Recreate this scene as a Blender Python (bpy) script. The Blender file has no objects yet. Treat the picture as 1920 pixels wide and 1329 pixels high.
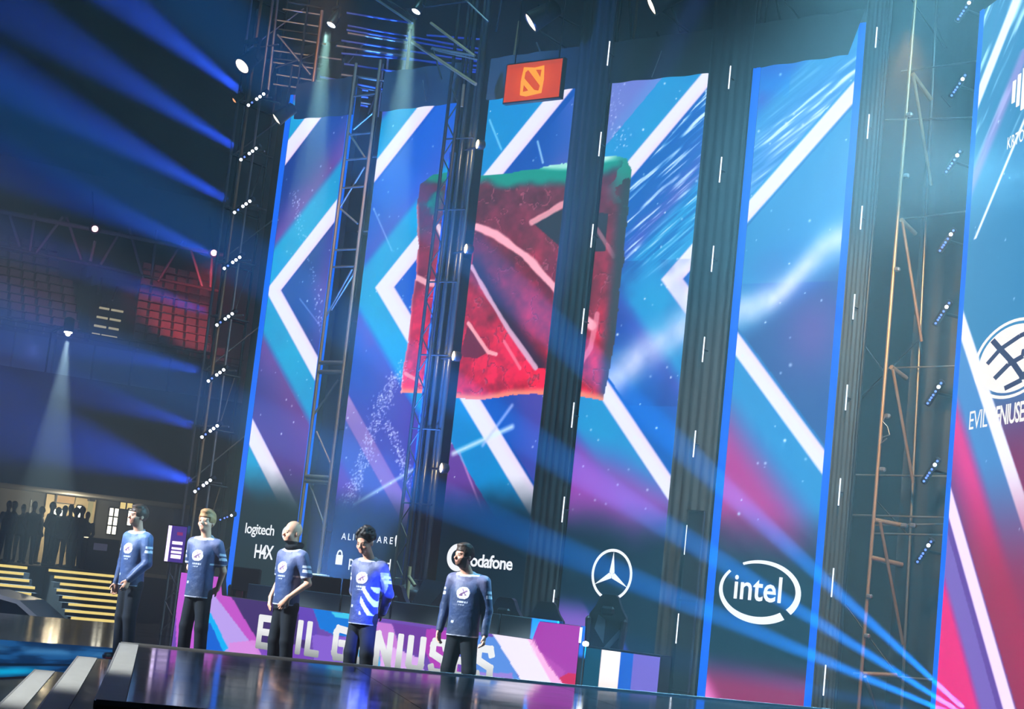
import bpy, math, random
import numpy as np
from mathutils import Vector, Matrix

SC = bpy.context.scene
COL = SC.collection
random.seed(7)
RNG = np.random.RandomState(7)

# ------------------------------------------------------------------ camera
# X runs along the row of tall screens, Y away from the audience, Z up, stage floor at z = 0.
CAM = np.array([0.0, 0.0, 1.4])
FPX = 3140.0                                   # focal length in pixels of a 1920x1329 frame
ROT = np.array([[0.79717888, 0.00292317, -0.60373611],
                [0.5943754, 0.17167352, 0.78565011],
                [0.10594209, -0.98514956, 0.13511704]])      # columns: right, down, forward
cam_d = bpy.data.cameras.new('camera')
cam = bpy.data.objects.new('camera', cam_d)
COL.objects.link(cam)
cam_d.sensor_width = 36.0
cam_d.lens = 36.0 * FPX / 1920.0
cam_d.clip_end = 300.0
cam.matrix_world = Matrix(((ROT[0, 0], -ROT[0, 1], -ROT[0, 2], CAM[0]),
                           (ROT[1, 0], -ROT[1, 1], -ROT[1, 2], CAM[1]),
                           (ROT[2, 0], -ROT[2, 1], -ROT[2, 2], CAM[2]),
                           (0, 0, 0, 1)))
SC.camera = cam

# ------------------------------------------------------------------ world, exposure, render limits
w = bpy.data.worlds.new('world')
SC.world = w
w.use_nodes = True
w.node_tree.nodes['Background'].inputs[0].default_value = (0.02, 0.10, 0.2, 1)
w.node_tree.nodes['Background'].inputs[1].default_value = 0.02
SC.view_settings.view_transform = 'Standard'
SC.view_settings.look = 'None'
SC.view_settings.exposure = 0.0
SC.view_settings.gamma = 1.0
SC.view_settings.use_curve_mapping = False
SC.cycles.max_bounces = 5
SC.cycles.diffuse_bounces = 2
SC.cycles.glossy_bounces = 3
SC.cycles.transmission_bounces = 3
SC.cycles.volume_bounces = 0
SC.cycles.transparent_max_bounces = 8
SC.cycles.caustics_reflective = False
SC.cycles.caustics_refractive = False
SC.cycles.sample_clamp_indirect = 4.0


def lamp_light(name, kind, loc, target, energy, color, angle=30.0, blend=0.4, radius=0.1, parent=None):
    d = bpy.data.lights.new(name, kind)
    d.energy = energy
    d.color = color
    if kind == 'SPOT':
        d.spot_size = math.radians(angle)
        d.spot_blend = blend
    d.shadow_soft_size = radius
    o = bpy.data.objects.new(name, d)
    COL.objects.link(o)
    o.location = loc
    o.rotation_euler = (Vector(target) - Vector(loc)).to_track_quat('-Z', 'Y').to_euler()
    return o


# unseen lamps outside the picture, some of them added as fill
for px_, py_ in ((-15.85, 13.6), (-14.65, 13.6), (-13.2, 13.6), (-12.0, 13.6), (-10.7, 13.6)):      # one profile spot per player
    lamp_light('front_spot_light', 'SPOT', (px_ - 7.0, 3.5, 9.0), (px_, py_, 1.15), 46000, (0.84, 0.93, 1.0), 7.2, 0.6, 0.15)
lamp_light('blue_spot_light', 'SPOT', (-5.2, 10.6, 9.0), (-11.72, 13.6, 1.15), 90000, (.10, .16, 1.0), 3.4, .4, .05)
lamp_light('overhead_flood_light', 'SPOT', (-7.9, 17.8, 13.6), (-7.4, 16.0, 5.0), 75000, (0.24, 0.72, 1.0), 40, 1.0, 0.4)
lamp_light('side_flood_light', 'SPOT', (-6.0, 17.0, 6.3), (-10.2, 14.6, 5.9), 15000, (0.24, 0.70, 1.0), 64, 1.0, 0.3)  # unseen flood placed to brighten the haze at the right
lamp_light('overhead_flood_light', 'SPOT', (-4.85, 17.0, 12.6), (-9.4, 18.6, 7.2), 9000, (0.34, 0.76, 1.0), 64, 1.0, 0.4)
lamp_light('overhead_flood_light', 'SPOT', (-10.0, 17.2, 16.0), (-11.6, 17.6, 4.0), 4000, (0.12, 0.60, 0.95), 40, 1.0, 0.4)  # added soft teal fill over screen covers and columns
lamp_light('step_fill_light', 'SPOT', (-15.0, 2.5, 8.0), (-10.6, 9.2, .5), 6500, (0.95, 0.97, 0.92), 24, 0.7, 0.2)  # unseen lamp added to brighten the pale step strips
lamp_light('car_fill_light', 'SPOT', (-27.0, 9.0, 9.0), (-27.5, 16.0, 0.0), 5200, (0.90, 0.85, 1.0), 36, 0.8, 0.2)  # unseen lamp added to light the car
lamp_light('floor_fill_light', 'SPOT', (-26.0, 8.0, 8.0), (-17.5, 12.0, 0.0), 9000, (0.05, 0.30, 1.0), 34, 0.8, 0.2)  # unseen blue lamp added to colour the left floor


lamp_light('overhead_flood_light', 'SPOT', (-17.0, 16.8, 15.0), (-18.0, 20.6, 9.6), 1300, (0.30, 0.80, 0.90), 56, 1.0, 0.3)  # added teal fill for the covers of the first screens


# ------------------------------------------------------------------ placing helpers
def ray(px, py):
    return ROT @ np.array([px - 960.0, py - 664.5, FPX])


def at(px, py, Y):                              # the point of the plane y = Y seen at that spot of the photograph
    d = ray(px, py)
    return Vector(CAM + d * (Y - CAM[1]) / d[1])


def at_z(px, py, z):                            # the same on a horizontal plane
    d = ray(px, py)
    return Vector(CAM + d * (z - CAM[2]) / d[2])


def at_plane(px, py, p0, n):                    # the same on any plane
    d = ray(px, py)
    n = np.array(n)
    t = np.dot(np.array(p0) - CAM, n) / np.dot(d, n)
    return Vector(CAM + d * t)


def srgb(r, g, b):
    def f(c):
        c = c / 255.0
        return c / 12.92 if c <= 0.04045 else ((c + 0.055) / 1.055) ** 2.4
    return (f(r), f(g), f(b), 1.0)


# ------------------------------------------------------------------ materials
MATS = {}


def mat(name, color=(0.5, 0.5, 0.5, 1), rough=0.5, metal=0.0, spec=0.5, noise=0.0, nscale=8.0, bump=0.0, coat=0.0):
    if name in MATS:
        return MATS[name]
    m = bpy.data.materials.new(name)
    m.use_nodes = True
    nt = m.node_tree
    b = nt.nodes['Principled BSDF']
    b.inputs['Base Color'].default_value = color
    b.inputs['Roughness'].default_value = rough
    b.inputs['Metallic'].default_value = metal
    b.inputs['Specular IOR Level'].default_value = spec
    b.inputs['Coat Weight'].default_value = coat
    if noise > 0 or bump > 0:
        tc = nt.nodes.new('ShaderNodeTexCoord')
        n = nt.nodes.new('ShaderNodeTexNoise')
        n.inputs['Scale'].default_value = nscale
        n.inputs['Detail'].default_value = 4
        nt.links.new(tc.outputs['Object'], n.inputs['Vector'])
        if noise > 0:
            r = nt.nodes.new('ShaderNodeMapRange')
            r.inputs['To Min'].default_value = 1 - noise
            r.inputs['To Max'].default_value = 1 + noise
            nt.links.new(n.outputs['Fac'], r.inputs['Value'])
            mx = nt.nodes.new('ShaderNodeVectorMath')
            mx.operation = 'SCALE'
            mx.inputs[0].default_value = color[:3]
            nt.links.new(r.outputs[0], mx.inputs['Scale'])
            nt.links.new(mx.outputs[0], b.inputs['Base Color'])
            r2 = nt.nodes.new('ShaderNodeMapRange')
            r2.inputs['To Min'].default_value = max(0.02, rough - 0.12)
            r2.inputs['To Max'].default_value = min(1, rough + 0.12)
            nt.links.new(n.outputs['Fac'], r2.inputs['Value'])
            nt.links.new(r2.outputs[0], b.inputs['Roughness'])
        if bump > 0:
            bp = nt.nodes.new('ShaderNodeBump')
            bp.inputs['Strength'].default_value = bump
            bp.inputs['Distance'].default_value = 0.02
            nt.links.new(n.outputs['Fac'], bp.inputs['Height'])
            nt.links.new(bp.outputs[0], b.inputs['Normal'])
    MATS[name] = m
    return m


def glow(name, color, strength=1.0, sample='AUTO'):
    if name in MATS:
        return MATS[name]
    m = bpy.data.materials.new(name)
    m.use_nodes = True
    nt = m.node_tree
    nt.nodes.remove(nt.nodes['Principled BSDF'])
    e = nt.nodes.new('ShaderNodeEmission')
    e.inputs[0].default_value = color
    e.inputs[1].default_value = strength
    nt.links.new(e.outputs[0], nt.nodes['Material Output'].inputs[0])
    m.cycles.emission_sampling = sample
    MATS[name] = m
    return m


def colour_attr_mat(name, emit=None, rough=0.6, spec=0.3, sheen=0.0, bump=0.0):
    """base colour (or a lit screen picture) from the mesh's own colour attribute"""
    if name in MATS:
        return MATS[name]
    m = bpy.data.materials.new(name)
    m.use_nodes = True
    nt = m.node_tree
    a = nt.nodes.new('ShaderNodeAttribute')
    a.attribute_name = 'Col'
    if emit:
        nt.nodes.remove(nt.nodes['Principled BSDF'])
        e = nt.nodes.new('ShaderNodeEmission')
        e.inputs[1].default_value = emit
        nt.links.new(a.outputs['Color'], e.inputs[0])
        nt.links.new(e.outputs[0], nt.nodes['Material Output'].inputs[0])
        m.cycles.emission_sampling = 'NONE'
    else:
        b = nt.nodes['Principled BSDF']
        b.inputs['Roughness'].default_value = rough
        b.inputs['Specular IOR Level'].default_value = spec
        b.inputs['Sheen Weight'].default_value = sheen
        nt.links.new(a.outputs['Color'], b.inputs['Base Color'])
        if bump:
            n = nt.nodes.new('ShaderNodeTexNoise')
            n.inputs['Scale'].default_value = 14
            n.inputs['Detail'].default_value = 3
            tc = nt.nodes.new('ShaderNodeTexCoord')
            nt.links.new(tc.outputs['Object'], n.inputs['Vector'])
            bp = nt.nodes.new('ShaderNodeBump')
            bp.inputs['Strength'].default_value = bump
            bp.inputs['Distance'].default_value = 0.03
            nt.links.new(n.outputs['Fac'], bp.inputs['Height'])
            nt.links.new(bp.outputs[0], b.inputs['Normal'])
    MATS[name] = m
    return m


# ------------------------------------------------------------------ objects
def tag(o, label=None, cat=None, group=None, kind=None):
    if label:
        o['label'] = label
    if cat:
        o['category'] = cat
    if group:
        o['group'] = group
    if kind:
        o['kind'] = kind
    return o


def empty(name, loc=(0, 0, 0), rz=0.0, label=None, cat=None, group=None):
    o = bpy.data.objects.new(name, None)
    o.empty_display_size = 0.2
    COL.objects.link(o)
    o.location = loc
    o.rotation_euler = (0, 0, rz)
    return tag(o, label, cat, group)


def child(o, parent):
    o.parent = parent
    return o


class MB:
    """collects the faces of one mesh"""
    def __init__(self):
        self.v, self.f, self.smooth = [], [], []

    def add(self, vs, fs, smooth=False):
        n = len(self.v)
        self.v += [tuple(p) for p in vs]
        self.f += [tuple(i + n for i in f) for f in fs]
        self.smooth += [smooth] * len(fs)
        return self

    def box(self, c, s, ax=None, bev=0.0):
        """box of full size s centred at c; ax = three axis vectors"""
        ax = ax or (Vector((1, 0, 0)), Vector((0, 1, 0)), Vector((0, 0, 1)))
        c = Vector(c)
        hx, hy, hz = s[0] / 2, s[1] / 2, s[2] / 2
        if bev <= 0:
            vs = [c + ax[0] * (a * hx) + ax[1] * (b * hy) + ax[2] * (d * hz) for a in (-1, 1) for b in (-1, 1) for d in (-1, 1)]
            fs = [(0, 1, 3, 2), (4, 6, 7, 5), (0, 4, 5, 1), (2, 3, 7, 6), (0, 2, 6, 4), (1, 5, 7, 3)]
            return self.add(vs, fs)
        b_ = min(bev, hx * .9, hy * .9, hz * .9)
        out = [(-hx + b_, -hy), (hx - b_, -hy), (hx, -hy + b_), (hx, hy - b_), (hx - b_, hy), (-hx + b_, hy), (-hx, hy - b_), (-hx, -hy + b_)]
        inn = [(max(-hx + b_, min(hx - b_, x)), max(-hy + b_, min(hy - b_, y))) for x, y in out]
        vs = []
        for ring, z in ((inn, -hz), (out, -hz + b_), (out, hz - b_), (inn, hz)):
            vs += [c + ax[0] * x + ax[1] * y + ax[2] * z for x, y in ring]
        fs = []
        for k in range(3):
            for i in range(8):
                j = (i + 1) % 8
                fs.append((k * 8 + i, k * 8 + j, k * 8 + 8 + j, k * 8 + 8 + i))
        fs.append(tuple(range(7, -1, -1)))
        fs.append(tuple(range(24, 32)))
        return self.add(vs, fs)

    def tube(self, a, b, r, r2=None, n=8, cap=True):
        a, b = Vector(a), Vector(b)
        r2 = r if r2 is None else r2
        d = (b - a).normalized()
        u = d.orthogonal().normalized()
        v = d.cross(u)
        vs = []
        for p, q in ((a, r), (b, r2)):
            for i in range(n):
                t = 2 * math.pi * i / n
                vs.append(p + u * (q * math.cos(t)) + v * (q * math.sin(t)))
        self.add(vs, [(i, (i + 1) % n, n + (i + 1) % n, n + i) for i in range(n)], True)
        if cap:
            self.add(vs[:n], [tuple(range(n - 1, -1, -1))])
            self.add(vs[n:], [tuple(range(n))])
        return self

    def lathe(self, prof, o=(0, 0, 0), ax=(0, 0, 1), n=16, smooth=True):
        """prof: (radius, height) along ax"""
        o, d = Vector(o), Vector(ax).normalized()
        u = d.orthogonal().normalized()
        v = d.cross(u)
        vs = []
        for r, h in prof:
            for i in range(n):
                t = 2 * math.pi * i / n
                vs.append(o + d * h + u * (r * math.cos(t)) + v * (r * math.sin(t)))
        fs = []
        for k in range(len(prof) - 1):
            fs += [(k * n + i, k * n + (i + 1) % n, k * n + n + (i + 1) % n, k * n + n + i) for i in range(n)]
        self.add(vs, fs, smooth)
        if prof[0][0] > 1e-6:
            self.add(vs[:n], [tuple(range(n - 1, -1, -1))])
        if prof[-1][0] > 1e-6:
            self.add(vs[-n:], [tuple(range(n))])
        return self

    def prism(self, pts, o, ux, uy, depth):
        """polygon pts (2-D, counter-clockwise seen against the depth vector) swept along depth"""
        o, ux, uy, depth = Vector(o), Vector(ux), Vector(uy), Vector(depth)
        n = len(pts)
        a = [o + ux * x + uy * y for x, y in pts]
        b = [p + depth for p in a]
        fs = [tuple(range(n)), tuple(range(2 * n - 1, n - 1, -1))]
        fs += [(i, n + i, n + (i + 1) % n, (i + 1) % n) for i in range(n)]
        return self.add(a + b, fs)

    def mesh(self, name, m):
        me = bpy.data.meshes.new(name)
        me.from_pydata(self.v, [], self.f)
        me.polygons.foreach_set('use_smooth', self.smooth)
        me.materials.append(m)
        me.update()
        return me

    def build(self, name, m, parent=None, loc=None):
        o = bpy.data.objects.new(name, self.mesh(name, m))
        COL.objects.link(o)
        if loc is not None:
            o.location = loc
        if parent:
            o.parent = parent
        return o

    def wbuild(self, name, m, parent):
        """faces given in world coordinates, parented to an unrotated empty"""
        return world_parent(self.build(name, m), parent)


def same_mesh(name, me, parent=None, loc=(0, 0, 0), rot=None, scale=None):
    o = bpy.data.objects.new(name, me)
    COL.objects.link(o)
    o.location = loc
    if rot is not None:
        o.rotation_euler = rot
    if scale is not None:
        o.scale = scale
    if parent:
        o.parent = parent
    return o


def between(o, a, b):
    """lay a unit-long (0..1 along z) piece from a to b, keeping its own thickness"""
    a, b = Vector(a), Vector(b)
    d = b - a
    o.location = a
    o.rotation_euler = d.to_track_quat('Z', 'Y').to_euler()
    o.scale = (1, 1, d.length)
    return o


_UNIT = {}


def bar(name, a, b, r, m, parent, n=6):
    """a straight pipe from a to b as one part; alike pipes share mesh data"""
    key = (round(r, 4), m.name, n)
    if key not in _UNIT:
        _UNIT[key] = MB().tube((0, 0, 0), (0, 0, 1), r, n=n).mesh('pipe', m)
    o = between(same_mesh(name, _UNIT[key]), a, b)
    return world_parent(o, parent) if parent else o


def text_part(name, body, m, parent, origin, ux, uy, height, bold=0.0, spacing=1.0, depth=0.004, align='CENTER', squeeze=1.0):
    """flat lettering as a mesh: ux, uy span the plane it lies in; height = cap height"""
    c = bpy.data.curves.new(name, 'FONT')
    c.body = body
    c.align_x = align
    c.align_y = 'CENTER'
    c.offset = bold
    c.space_character = spacing
    c.resolution_u = 3
    c.extrude = 0.0
    t = bpy.data.objects.new(name + '_tmp', c)
    COL.objects.link(t)
    dg = bpy.context.evaluated_depsgraph_get()
    me = bpy.data.meshes.new_from_object(t.evaluated_get(dg))
    bpy.data.objects.remove(t)
    bpy.data.curves.remove(c)
    s = height / 0.729
    ux, uy = Vector(ux).normalized(), Vector(uy).normalized()
    n = ux.cross(uy)
    mw = Matrix(((ux.x * s * squeeze, uy.x * s, n.x, origin[0]), (ux.y * s * squeeze, uy.y * s, n.y, origin[1]),
                 (ux.z * s * squeeze, uy.z * s, n.z, origin[2]), (0, 0, 0, 1)))
    me.transform(mw)
    me.materials.clear()
    me.materials.append(m)
    o = bpy.data.objects.new(name, me)
    COL.objects.link(o)
    if parent:
        o.parent = parent
        o.matrix_parent_inverse = Matrix.Translation(-Vector(parent.location)) if parent.type == 'EMPTY' else Matrix()
    return o


def world_parent(o, parent):
    """parent a piece built in world coordinates to an unrotated empty"""
    o.parent = parent
    o.matrix_parent_inverse = Matrix.Translation(-Vector(parent.location))
    return o


def flat_shape(name, pts, m, parent, origin, ux, uy, holes=None):
    """a flat cut-out (2-D outline, optional ring of quads) a hair thick"""
    mb = MB()
    ux, uy = Vector(ux), Vector(uy)
    mb.prism(pts, origin, ux, uy, ux.cross(uy).normalized() * -0.004)
    return world_parent(mb.build(name, m), parent) if parent else mb.build(name, m)


def ring_shape(name, m, parent, origin, ux, uy, rx, ry, wx, a0=0, a1=360, n=48, w0=None):
    """an elliptic ring (or arc) of stroke width wx"""
    mb = MB()
    o, ux, uy = Vector(origin), Vector(ux), Vector(uy)
    vs = []
    for i in range(n + 1):
        s = i / n
        t = math.radians(a0 + (a1 - a0) * s)
        wd = wx if w0 is None else w0 + (wx - w0) * s
        for k in (1.0, -1.0):
            vs.append(o + ux * ((rx + k * wd / 2) * math.cos(t)) + uy * ((ry + k * wd / 2) * math.sin(t)))
    mb.add(vs, [(2 * i, 2 * i + 2, 2 * i + 3, 2 * i + 1) for i in range(n)])
    ob = mb.build(name, m)
    return world_parent(ob, parent) if parent else ob
# ------------------------------------------------------------------ shared materials
BLACK = mat('black_paint', (0.008, 0.010, 0.013, 1), 0.5, spec=0.4, noise=0.2)
DARK = mat('dark_metal', (0.02, 0.024, 0.03, 1), 0.4, 0.6, noise=0.2)
STEEL = mat('galvanised_steel', (0.30, 0.29, 0.28, 1), 0.42, 0.8, noise=0.25, nscale=5)
WARM_LIT = mat('warm_lit_steel', (0.42, 0.27, 0.15, 1), 0.45, 0.7, noise=0.3, nscale=5)  # steel with the orange of the warm lamps put into its colour
CLOTH = mat('black_drape', (0.050, 0.060, 0.066, 1), 0.9, spec=0.1, noise=0.25, nscale=3, bump=0.3)
WHITE_LED = glow('white_screen_lettering', (0.92, 0.95, 1.0, 1), 1.15, 'NONE')
BLUE_LED = glow('blue_screen_edge', srgb(0, 105, 250), 1.15, 'NONE')
YS = 20.7                                                        # plane of the tall screens

# ------------------------------------------------------------------ stage and hall
FLOOR = mat('glossy_stage_floor', (0.012, 0.018, 0.028, 1), 0.09, spec=0.6, noise=0.3, nscale=1.5)
GLOSS = mat('glossy_platform_top', (0.010, 0.014, 0.022, 1), 0.05, spec=0.7, noise=0.15, nscale=2)
ARENA = mat('arena_floor', (0.02, 0.025, 0.03, 1), 0.35, noise=0.3, nscale=0.8)
HALL = mat('dark_hall_wall', (0.035, 0.045, 0.065, 1), 0.9, noise=0.2, nscale=0.6)
CEIL = mat('black_hall_ceiling', (0.012, 0.014, 0.02, 1), 0.95, noise=0.2, nscale=0.5)


def poly_slab(name, pts, z0, z1, m):
    mb = MB()
    pts = [(p[0], p[1]) for p in pts]
    mb.prism(pts, (0, 0, z1), (1, 0, 0), (0, 1, 0), (0, 0, z0 - z1))
    return mb.build(name, m)


e1 = at_z(-260, 1126, 0)
e2 = at_z(205, 1167, 0)
tag(poly_slab('floor', [(2.5, -4), (2.5, 16), (-5, 23.5), (-24.5, 23.5), (e2.x, e2.y), (e1.x, e1.y), (-12, -4)], -1.2, 0.0, FLOOR), kind='structure')
tag(MB().box((-38, 20, -1.3), (110, 90, 0.2)).build('floor_arena', ARENA), kind='structure')
tag(MB().box((-38, 20, 19.1), (110, 90, 0.2)).build('ceiling', CEIL), kind='structure')
tag(MB().box((-6, 34, 9), (40, 0.3, 20.2)).build('wall_back', HALL), kind='structure')

# platform with its three steps, turned 45 degrees to the screens
pB, pF, pR = at_z(226, 1206, .5), at_z(180, 1315, .5), at_z(1505, 1327, .5)
back = (pR - pB).normalized()
side = (pF - pB)
plat = empty('stage_platform', (pB.x, pB.y, 0), 0, 'glossy black square platform with pale edged steps in front of the players', 'platform')
STRIP = mat('pale_step_nosing', (0.74, 0.76, 0.75, 1), 0.5, noise=0.12, nscale=9)
TRIM = mat('brushed_trim', (0.62, 0.63, 0.65, 1), 0.4, 0.2)
RISER = mat('step_riser', (0.02, 0.024, 0.028, 1), 0.45, noise=0.2)


def plat_quad(name, b0, w_, z0, z1, m, s0=0.0, s1=1.0, parent=None):
    o = Vector((b0.x, b0.y, 0))
    sd = Vector((side.x, side.y, 0))
    a, b = o + sd * s0, o + sd * s1
    c, d = b + back * w_, a + back * w_
    c.z = d.z = a.z = b.z = 0
    mb = MB().prism([(p.x, p.y) for p in (a, b, c, d)], (0, 0, z1), (1, 0, 0), (0, 1, 0), (0, 0, z0 - z1))
    return mb.wbuild(name, m, parent or plat)


body = plat_quad('platform_body', pB, 16, 0.0, 0.488, RISER)
NT = 6
for i in range(NT):                                              # glossy deck panels with open joints
    for j in range(8):
        b0 = pB + back * (0.165 + j * 1.95)
        plat_quad('deck_panel', b0, 1.944, 0.488, 0.5, GLOSS, i / NT + 0.0006, (i + 1) / NT - 0.0006)
for i in range(3):
    b0 = pB - back * (0.35 * i)
    zt = 0.5 - 0.15 * i
    if i:
        st = plat_quad('step', b0, 0.35, 0.0, zt - 0.004, RISER)
        plat_quad('tread', b0 + back * 0.17, 0.178, zt - 0.004, zt, GLOSS, 0, 1, plat)
        plat_quad('nosing_strip', b0, 0.165, zt - 0.004, zt + 0.004, STRIP)
    else:
        plat_quad('nosing_strip', b0, 0.16, 0.488, 0.504, STRIP)
    plat_quad('edge_trim', b0 - back * 0.012, 0.012, zt - 0.05, zt + 0.006, TRIM)
edge = Vector((side.x, side.y, 0)).normalized()
for q in (pB - edge * 0.02, pF):
    a = Vector((q.x, q.y, 0.5))
    MB().box(a + back * 8 + edge * 0.01, (16, 0.022, 0.03), (back, edge, Vector((0, 0, 1)))).wbuild('edge_rail', TRIM, plat)

# ------------------------------------------------------------------ pictures on the tall screens
def lattice(x, y, sc, seed):
    """smooth value noise in 0..1"""
    r = np.random.RandomState(seed).rand(64, 64)
    x, y = x * sc, y * sc
    xi, yi = np.floor(x).astype(int), np.floor(y).astype(int)
    fx, fy = x - xi, y - yi
    fx, fy = fx * fx * (3 - 2 * fx), fy * fy * (3 - 2 * fy)
    g = lambda a, b: r[a % 64, b % 64]
    return (g(xi, yi) * (1 - fx) + g(xi + 1, yi) * fx) * (1 - fy) + (g(xi, yi + 1) * (1 - fx) + g(xi + 1, yi + 1) * fx) * fy


def fbm(x, y, sc, seed, o=4):
    s, a, t = 0, 1.0, 0
    for k in range(o):
        s = s + a * lattice(x, y, sc * 2 ** k, seed + k)
        t += a
        a *= 0.5
    return s / t


def sstep(a, b, x):
    t = np.clip((x - a) / (b - a), 0, 1)
    return t * t * (3 - 2 * t)


def mix(c, k, col):
    """blend colour col (0..255) into c where k"""
    k = k[..., None]
    return c * (1 - k) + np.array(col, float) / 255.0 * k


def inside(x, y, poly):
    r = np.zeros(x.shape, bool)
    n = len(poly)
    for i in range(n):
        x0, y0 = poly[i]
        x1, y1 = poly[(i + 1) % n]
        if y0 == y1:
            continue
        c = ((y0 > y) != (y1 > y)) & (x < (x1 - x0) * (y - y0) / (y1 - y0) + x0)
        r ^= c
    return r


def seg_dist(x, y, pts, widths=False):
    """distance to a polyline"""
    d = np.full(x.shape, 1e9)
    for (x0, y0), (x1, y1) in zip(pts[:-1], pts[1:]):
        L = (x1 - x0) ** 2 + (y1 - y0) ** 2 + 1e-12
        t = np.clip(((x - x0) * (x1 - x0) + (y - y0) * (y1 - y0)) / L, 0, 1)
        d = np.minimum(d, np.hypot(x - x0 - t * (x1 - x0), y - y0 - t * (y1 - y0)))
    return d


def wl(*pts):
    """spots measured in the photograph -> metres on the screens' plane"""
    return [(at(x, y, YS).x, at(x, y, YS).z) for x, y in pts]


ZA, KS = 6.1, 0.92                                               # chevrons mirror about this height


def chevrons(X, Z, whites, cyan=(0, 162, 212), far=(82, 66, 160), near=(4, 62, 160), edge=0.025, cy_w=0.62, haze_c=(38, 66, 190), haze_k=.5):
    T = X - KS * np.abs(Z - ZA)
    n1 = fbm(X, Z, 0.8, 11)
    n2 = fbm(X, Z, 1.9, 31)
    c = np.zeros(X.shape + (3,)) + np.array(far) / 255.0
    c = mix(c, sstep(0.35, 0.75, n1) * haze_k, haze_c)
    c = mix(c, sstep(0.5, 0.8, n2) * 0.35, (140, 80, 180))
    for lo, hi in whites:
        dl, dr = lo - T, T - hi
        c = mix(c, (sstep(-0.01, 0.03, dr) * (1 - sstep(0.25, 1.5, dr))), near)
    for lo, hi in whites:
        dl, dr = lo - T, T - hi
        c = mix(c, sstep(-0.02, 0.02, dl) * (1 - sstep(cy_w * 0.85, cy_w * 1.25, dl)) * (0.78 + 0.22 * n2), cyan)
    for lo, hi in whites:
        dl, dr = lo - T, T - hi
        kw = (1 - sstep(-edge, edge, dl)) * (1 - sstep(-edge, edge, dr))
        c = mix(c, kw, (226, 226, 246))
        c = mix(c, kw * sstep(lo + (hi - lo) * .5, hi, T) * 0.35, (230, 190, 236))
    return c, T


def lower_fade(c, X, Z, k0=2.05, k1=3.3, col=(5, 26, 40)):
    return mix(c, 1 - sstep(k0, k1, Z + 0.35 * (fbm(X, Z, 1.2, 77) - .5)), col)


def stars(c, X, Z, n, seed, big=0.022):
    r = np.random.RandomState(seed)
    x0, x1, z0, z1 = X.min(), X.max(), 2.6, Z.max()
    for _ in range(n):
        x, z, s = r.uniform(x0, x1), r.uniform(z0, z1), r.uniform(0.006, big)
        m = (np.abs(X - x) < 0.08) & (np.abs(Z - z) < 0.08)
        if m.any():
            d = np.hypot(X[m] - x, Z[m] - z)
            k = np.clip(1.3 - d / s, 0, 1) * r.uniform(.5, 1)
            c[m] = c[m] * (1 - k[:, None]) + np.array([.85, .92, 1.0]) * k[:, None]
    return c


def dust_trail(c, X, Z, pts, n, spread, seed):
    r = np.random.RandomState(seed)
    P = np.array(pts)
    for _ in range(n):
        t = r.rand() * (len(P) - 1)
        i = min(int(t), len(P) - 2)
        q = P[i] + (P[i + 1] - P[i]) * (t - i) + r.normal(0, spread, 2)
        m = (np.abs(X - q[0]) < 0.05) & (np.abs(Z - q[1]) < 0.05)
        if m.any():
            d = np.hypot(X[m] - q[0], Z[m] - q[1])
            k = np.clip(1.3 - d / r.uniform(.008, .018), 0, 1) * r.uniform(.3, .9)
            c[m] = c[m] * (1 - k[:, None]) + np.array([.82, .86, 1.0]) * k[:, None]
    return c


def ray_line(c, X, Z, pts, wd, col, k=0.6):
    d = seg_dist(X, Z, pts)
    return mix(c, np.clip(1 - d / wd, 0, 1) * k, col)


def streaks(c, X, Z, mask, ang, col_hi, col_lo, seed, fx=1.6, fy=24):
    a = math.radians(ang)
    u, v = X * math.cos(a) + Z * math.sin(a), -X * math.sin(a) + Z * math.cos(a)
    n = lattice(u * fx, v * fy, 1.0, seed) * .6 + lattice(u * fx * 2.3, v * fy * 2.1, 1.0, seed + 5) * .4
    c = mix(c, mask * (1 - sstep(0.2, 0.55, n)) * 0.7, col_lo)
    return mix(c, mask * sstep(0.52, 0.85, n), col_hi)


ROCK = wl((782, 385), (788, 345), (812, 328), (850, 320), (905, 330), (1000, 318), (1062, 306), (1105, 298), (1150, 292), (1176, 296), (1183, 316), (1178, 380),
          (1172, 470), (1160, 560), (1152, 640), (1140, 705), (1131, 752), (1090, 742), (1030, 738), (960, 740), (905, 750), (850, 746), (800, 738), (752, 736),
          (754, 700), (766, 640), (772, 560), (780, 520), (784, 450))


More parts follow.
